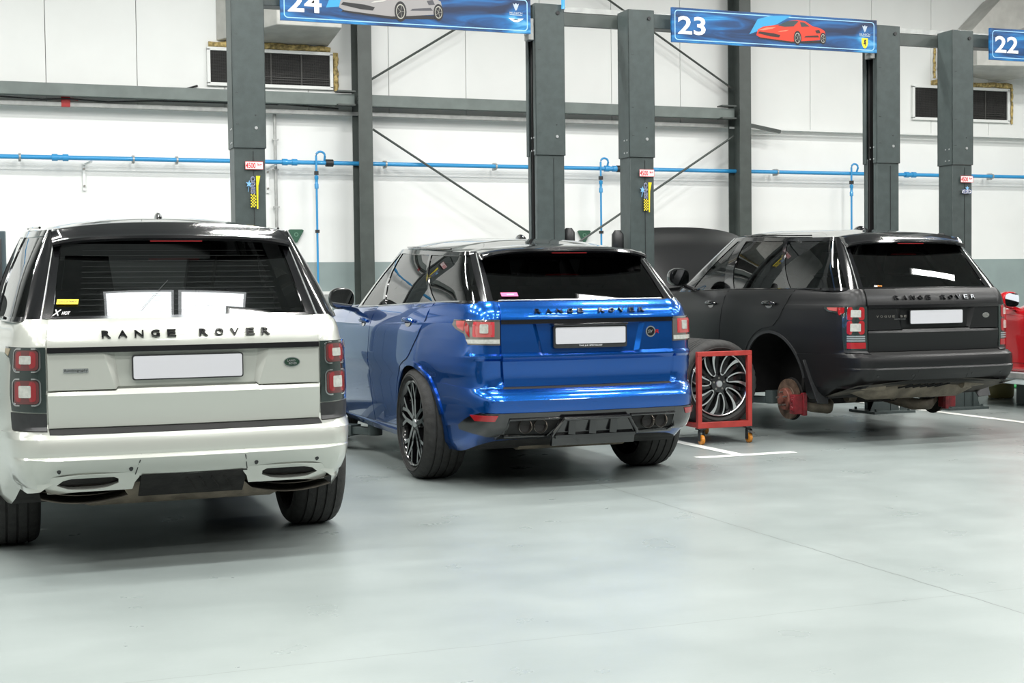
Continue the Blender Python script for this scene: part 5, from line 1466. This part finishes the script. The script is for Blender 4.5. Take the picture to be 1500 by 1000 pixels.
mb = MB(); mb.box((11.25, 12.13, .325), (2.02, 1.64, .122)); mb.box((10.235, 12.13, .355), (.012, 1.6, .06), 1)
o = mb.build('lift_platform', [mat('platform_grey', (.50, .56, .57), .45, noise=.06, nscale=4), M_GALV], bevel=.008); tag(o, 'pale grey raised platform under the red sports car', 'platform')
for x, y in ((10.8, 11.6), (11.7, 11.6), (10.8, 12.6), (11.7, 12.6)):
    mb = MB(); mb.box((x, y, .133), (.14, .14, .262)); mb.build('platform_leg', [M_LSTEEL], o)
mb = MB(); mb.lathe([(0, .0), (0, .13), (.02, .145), (.10, .150), (.20, .145), (.245, .14), (.255, .145), (.258, .12), (.258, 0)], 'Z', (11.14, 13.42, .002), 32)
tag(mb.build('plastic_drum', [mat('beige_plastic', (.30, .26, .10), .5, noise=.08)], ang=40), 'small beige drum on the floor under the pale platform', 'drum')
mb = MB(); mb.box((12.3, 14.9, .02), (1.8, .9, .03)); tag(mb.build('green_reflection', [mat('green_reflection_tone', (.01, .25, .06), .5)], bevel=.008), 'painted green reflection on the floor at the right edge behind the drum', 'floor patch')  # thin green slab put down as a blurred green reflection on the floor

# ------------------------------------------------------------------ wheel trolley and loose wheels
def trolley():
    x0, x1, y0, y1, zb, zt = 5.70, 6.18, 10.62, 11.42, .165, .765
    xc, yc = (x0+x1)/2, (y0+y1)/2; root = empty('wheel_trolley', (xc, yc, 0)); tag(root, 'red steel wheel trolley on orange castors between the blue and black cars', 'trolley')
    X0, X1, Y0, Y1 = x0-xc, x1-xc, y0-yc, y1-yc; w = .04; M = mat('trolley_red', (.36, .035, .028), .4, noise=.12, nscale=14)
    mb = MB()
    for y in (Y0, Y1):
        mb.box((0, y, zt), (X1-X0+w, w, w)); mb.box((0, y, zb), (X1-X0+w, w, w+.01))
        for x in (X0, X1): mb.box((x, y, (zb+zt)/2), (w, w*.98, zt-zb-w))
    for x in (X0, X1): mb.box((x, 0, zb), (w, Y1-Y0-w, w))
    mb.build('trolley_frame', [M], root, bevel=.003)
    MO = mat('orange_castor', (.60, .22, .02), .35, noise=.15, nscale=30)
    for x in (X0+.02, X1-.005):
        for y in (Y0+.01, Y1-.02):
            mb = MB(); mb.box((x, y, .135), (.07, .07, .012)); mb.cyl((x, y, .105), (x, y, .13), .022, 12)
            for s in (-1, 1): mb.bar((x+s*.021, y, .112), (x+s*.021, y-.02, .038), .045, .004, 0, up=(1, 0, 0)) if False else mb.box((x+s*.021, y-.012, .075), (.005, .045, .085))
            c = mb.build('castor', [M_BLKP], root, bevel=.002)
            mb = MB(); mb.lathe([(-.016, .012), (-.016, .036), (-.012, .042), (.012, .042), (.016, .036), (.016, .012)], 'X', (x, y-.015, .0425), 24); mb.build('castor_wheel', [MO], c, ang=40)
            if y < 0 and x > 0: mb = MB(); mb.bar((x, y-.03, .10), (x+.01, y-.075, .085), .035, .006); mb.build('brake_pedal', [M_STEEL], c)
    return xc
xc = trolley()
wt = empty('loose_wheel', (5.925, 10.80, .505)); tag(wt, 'car wheel with machined silver U-shaped spokes standing in front of the red trolley', 'wheel', 'wheels standing on the red trolley')
r0 = wheel_turbine(.375, .26, .275, 7).build('rim', [M_RIMD, M_ALU, M_STEEL], wt, ang=40); t0 = tyre_mesh(.375, .26, .275).build('tyre', [M_RUB], wt, ang=40)
for o in (r0, t0): o.rotation_euler = (0, 0, PI/2)
c = copy_obj(wt, None, (5.935, 11.16, .505)); c['label'] = 'second car wheel on the red trolley, standing behind the front wheel'

# ------------------------------------------------------------------ lamps
M_LED = mat('lamp_tube', (1, 1, 1), .3, emit=((1, .98, .95), 9))
k = 0
LX = [-5.0, -1.0, 3.2, 7.0, 12.2, 16.2]; LY = [-2, 2, 5.5, 9, 11.8, 14.0]
for y in LY:
    for x in LX:
        mb = MB(); mb.box((0, 0, .03), (1.5, .34, .05), 0); mb.box((0, 0, -.0), (1.46, .30, .02), 1)
        if k == 0: first = mb.build('ceiling_light', [M_PANEL, M_LED]); o = first
        else: o = copy_obj(first)
        o.location = (x, y, 6.9); tag(o, 'long white tube lamp hanging in rows from the hall ceiling', 'lamp', 'tube lamps under the ceiling')
        la = bpy.data.lights.new('tube', 'AREA') if k == 0 else la
        if k == 0: la.shape = 'RECTANGLE'; la.size = 1.4; la.size_y = .26; la.energy = 340; la.color = (1, .985, .95)
        lo = bpy.data.objects.new('tube_light', la); COL.objects.link(lo); lo.location = (x, y, 6.885)
        k += 1
# translucent roof lights
sk = bpy.data.lights.new('sky', 'AREA'); sk.shape = 'RECTANGLE'; sk.size = 1.0; sk.size_y = 1.4; sk.energy = 110; sk.color = (.93, .98, 1)
M_SKYP = mat('roof_light_sheet', (.9, .9, .9), .5, emit=((.94, .98, 1), 5))
n_ = 0
for x, y in ((1.2, 5.2), (2.36, 5.2), (-5, 5.2), (-3.8, 5.2), (9.6, 4.5), (10.8, 4.5), (16, 4.5), (17.2, 4.5), (2.4, -5), (8.8, -5)):
    mb = MB(); mb.box((x, y, ZC-.03), (1.08, 1.5, .05)); o = mb.build('window_%d' % (n_+1), [M_SKYP]); struct(o); n_ += 1
    lo = bpy.data.objects.new('roof_light', sk); COL.objects.link(lo); lo.location = (x, y, ZC-.07)

w = bpy.data.worlds.new('World'); scene.world = w; w.use_nodes = True
w.node_tree.nodes['Background'].inputs[0].default_value = (.8, .85, .9, 1); w.node_tree.nodes['Background'].inputs[1].default_value = .5
vs = scene.view_settings; vs.view_transform = 'Standard'; vs.look = 'None'; vs.gamma = 1; vs.use_curve_mapping = False; vs.exposure = -1.15
scene.display_settings.display_device = 'sRGB'
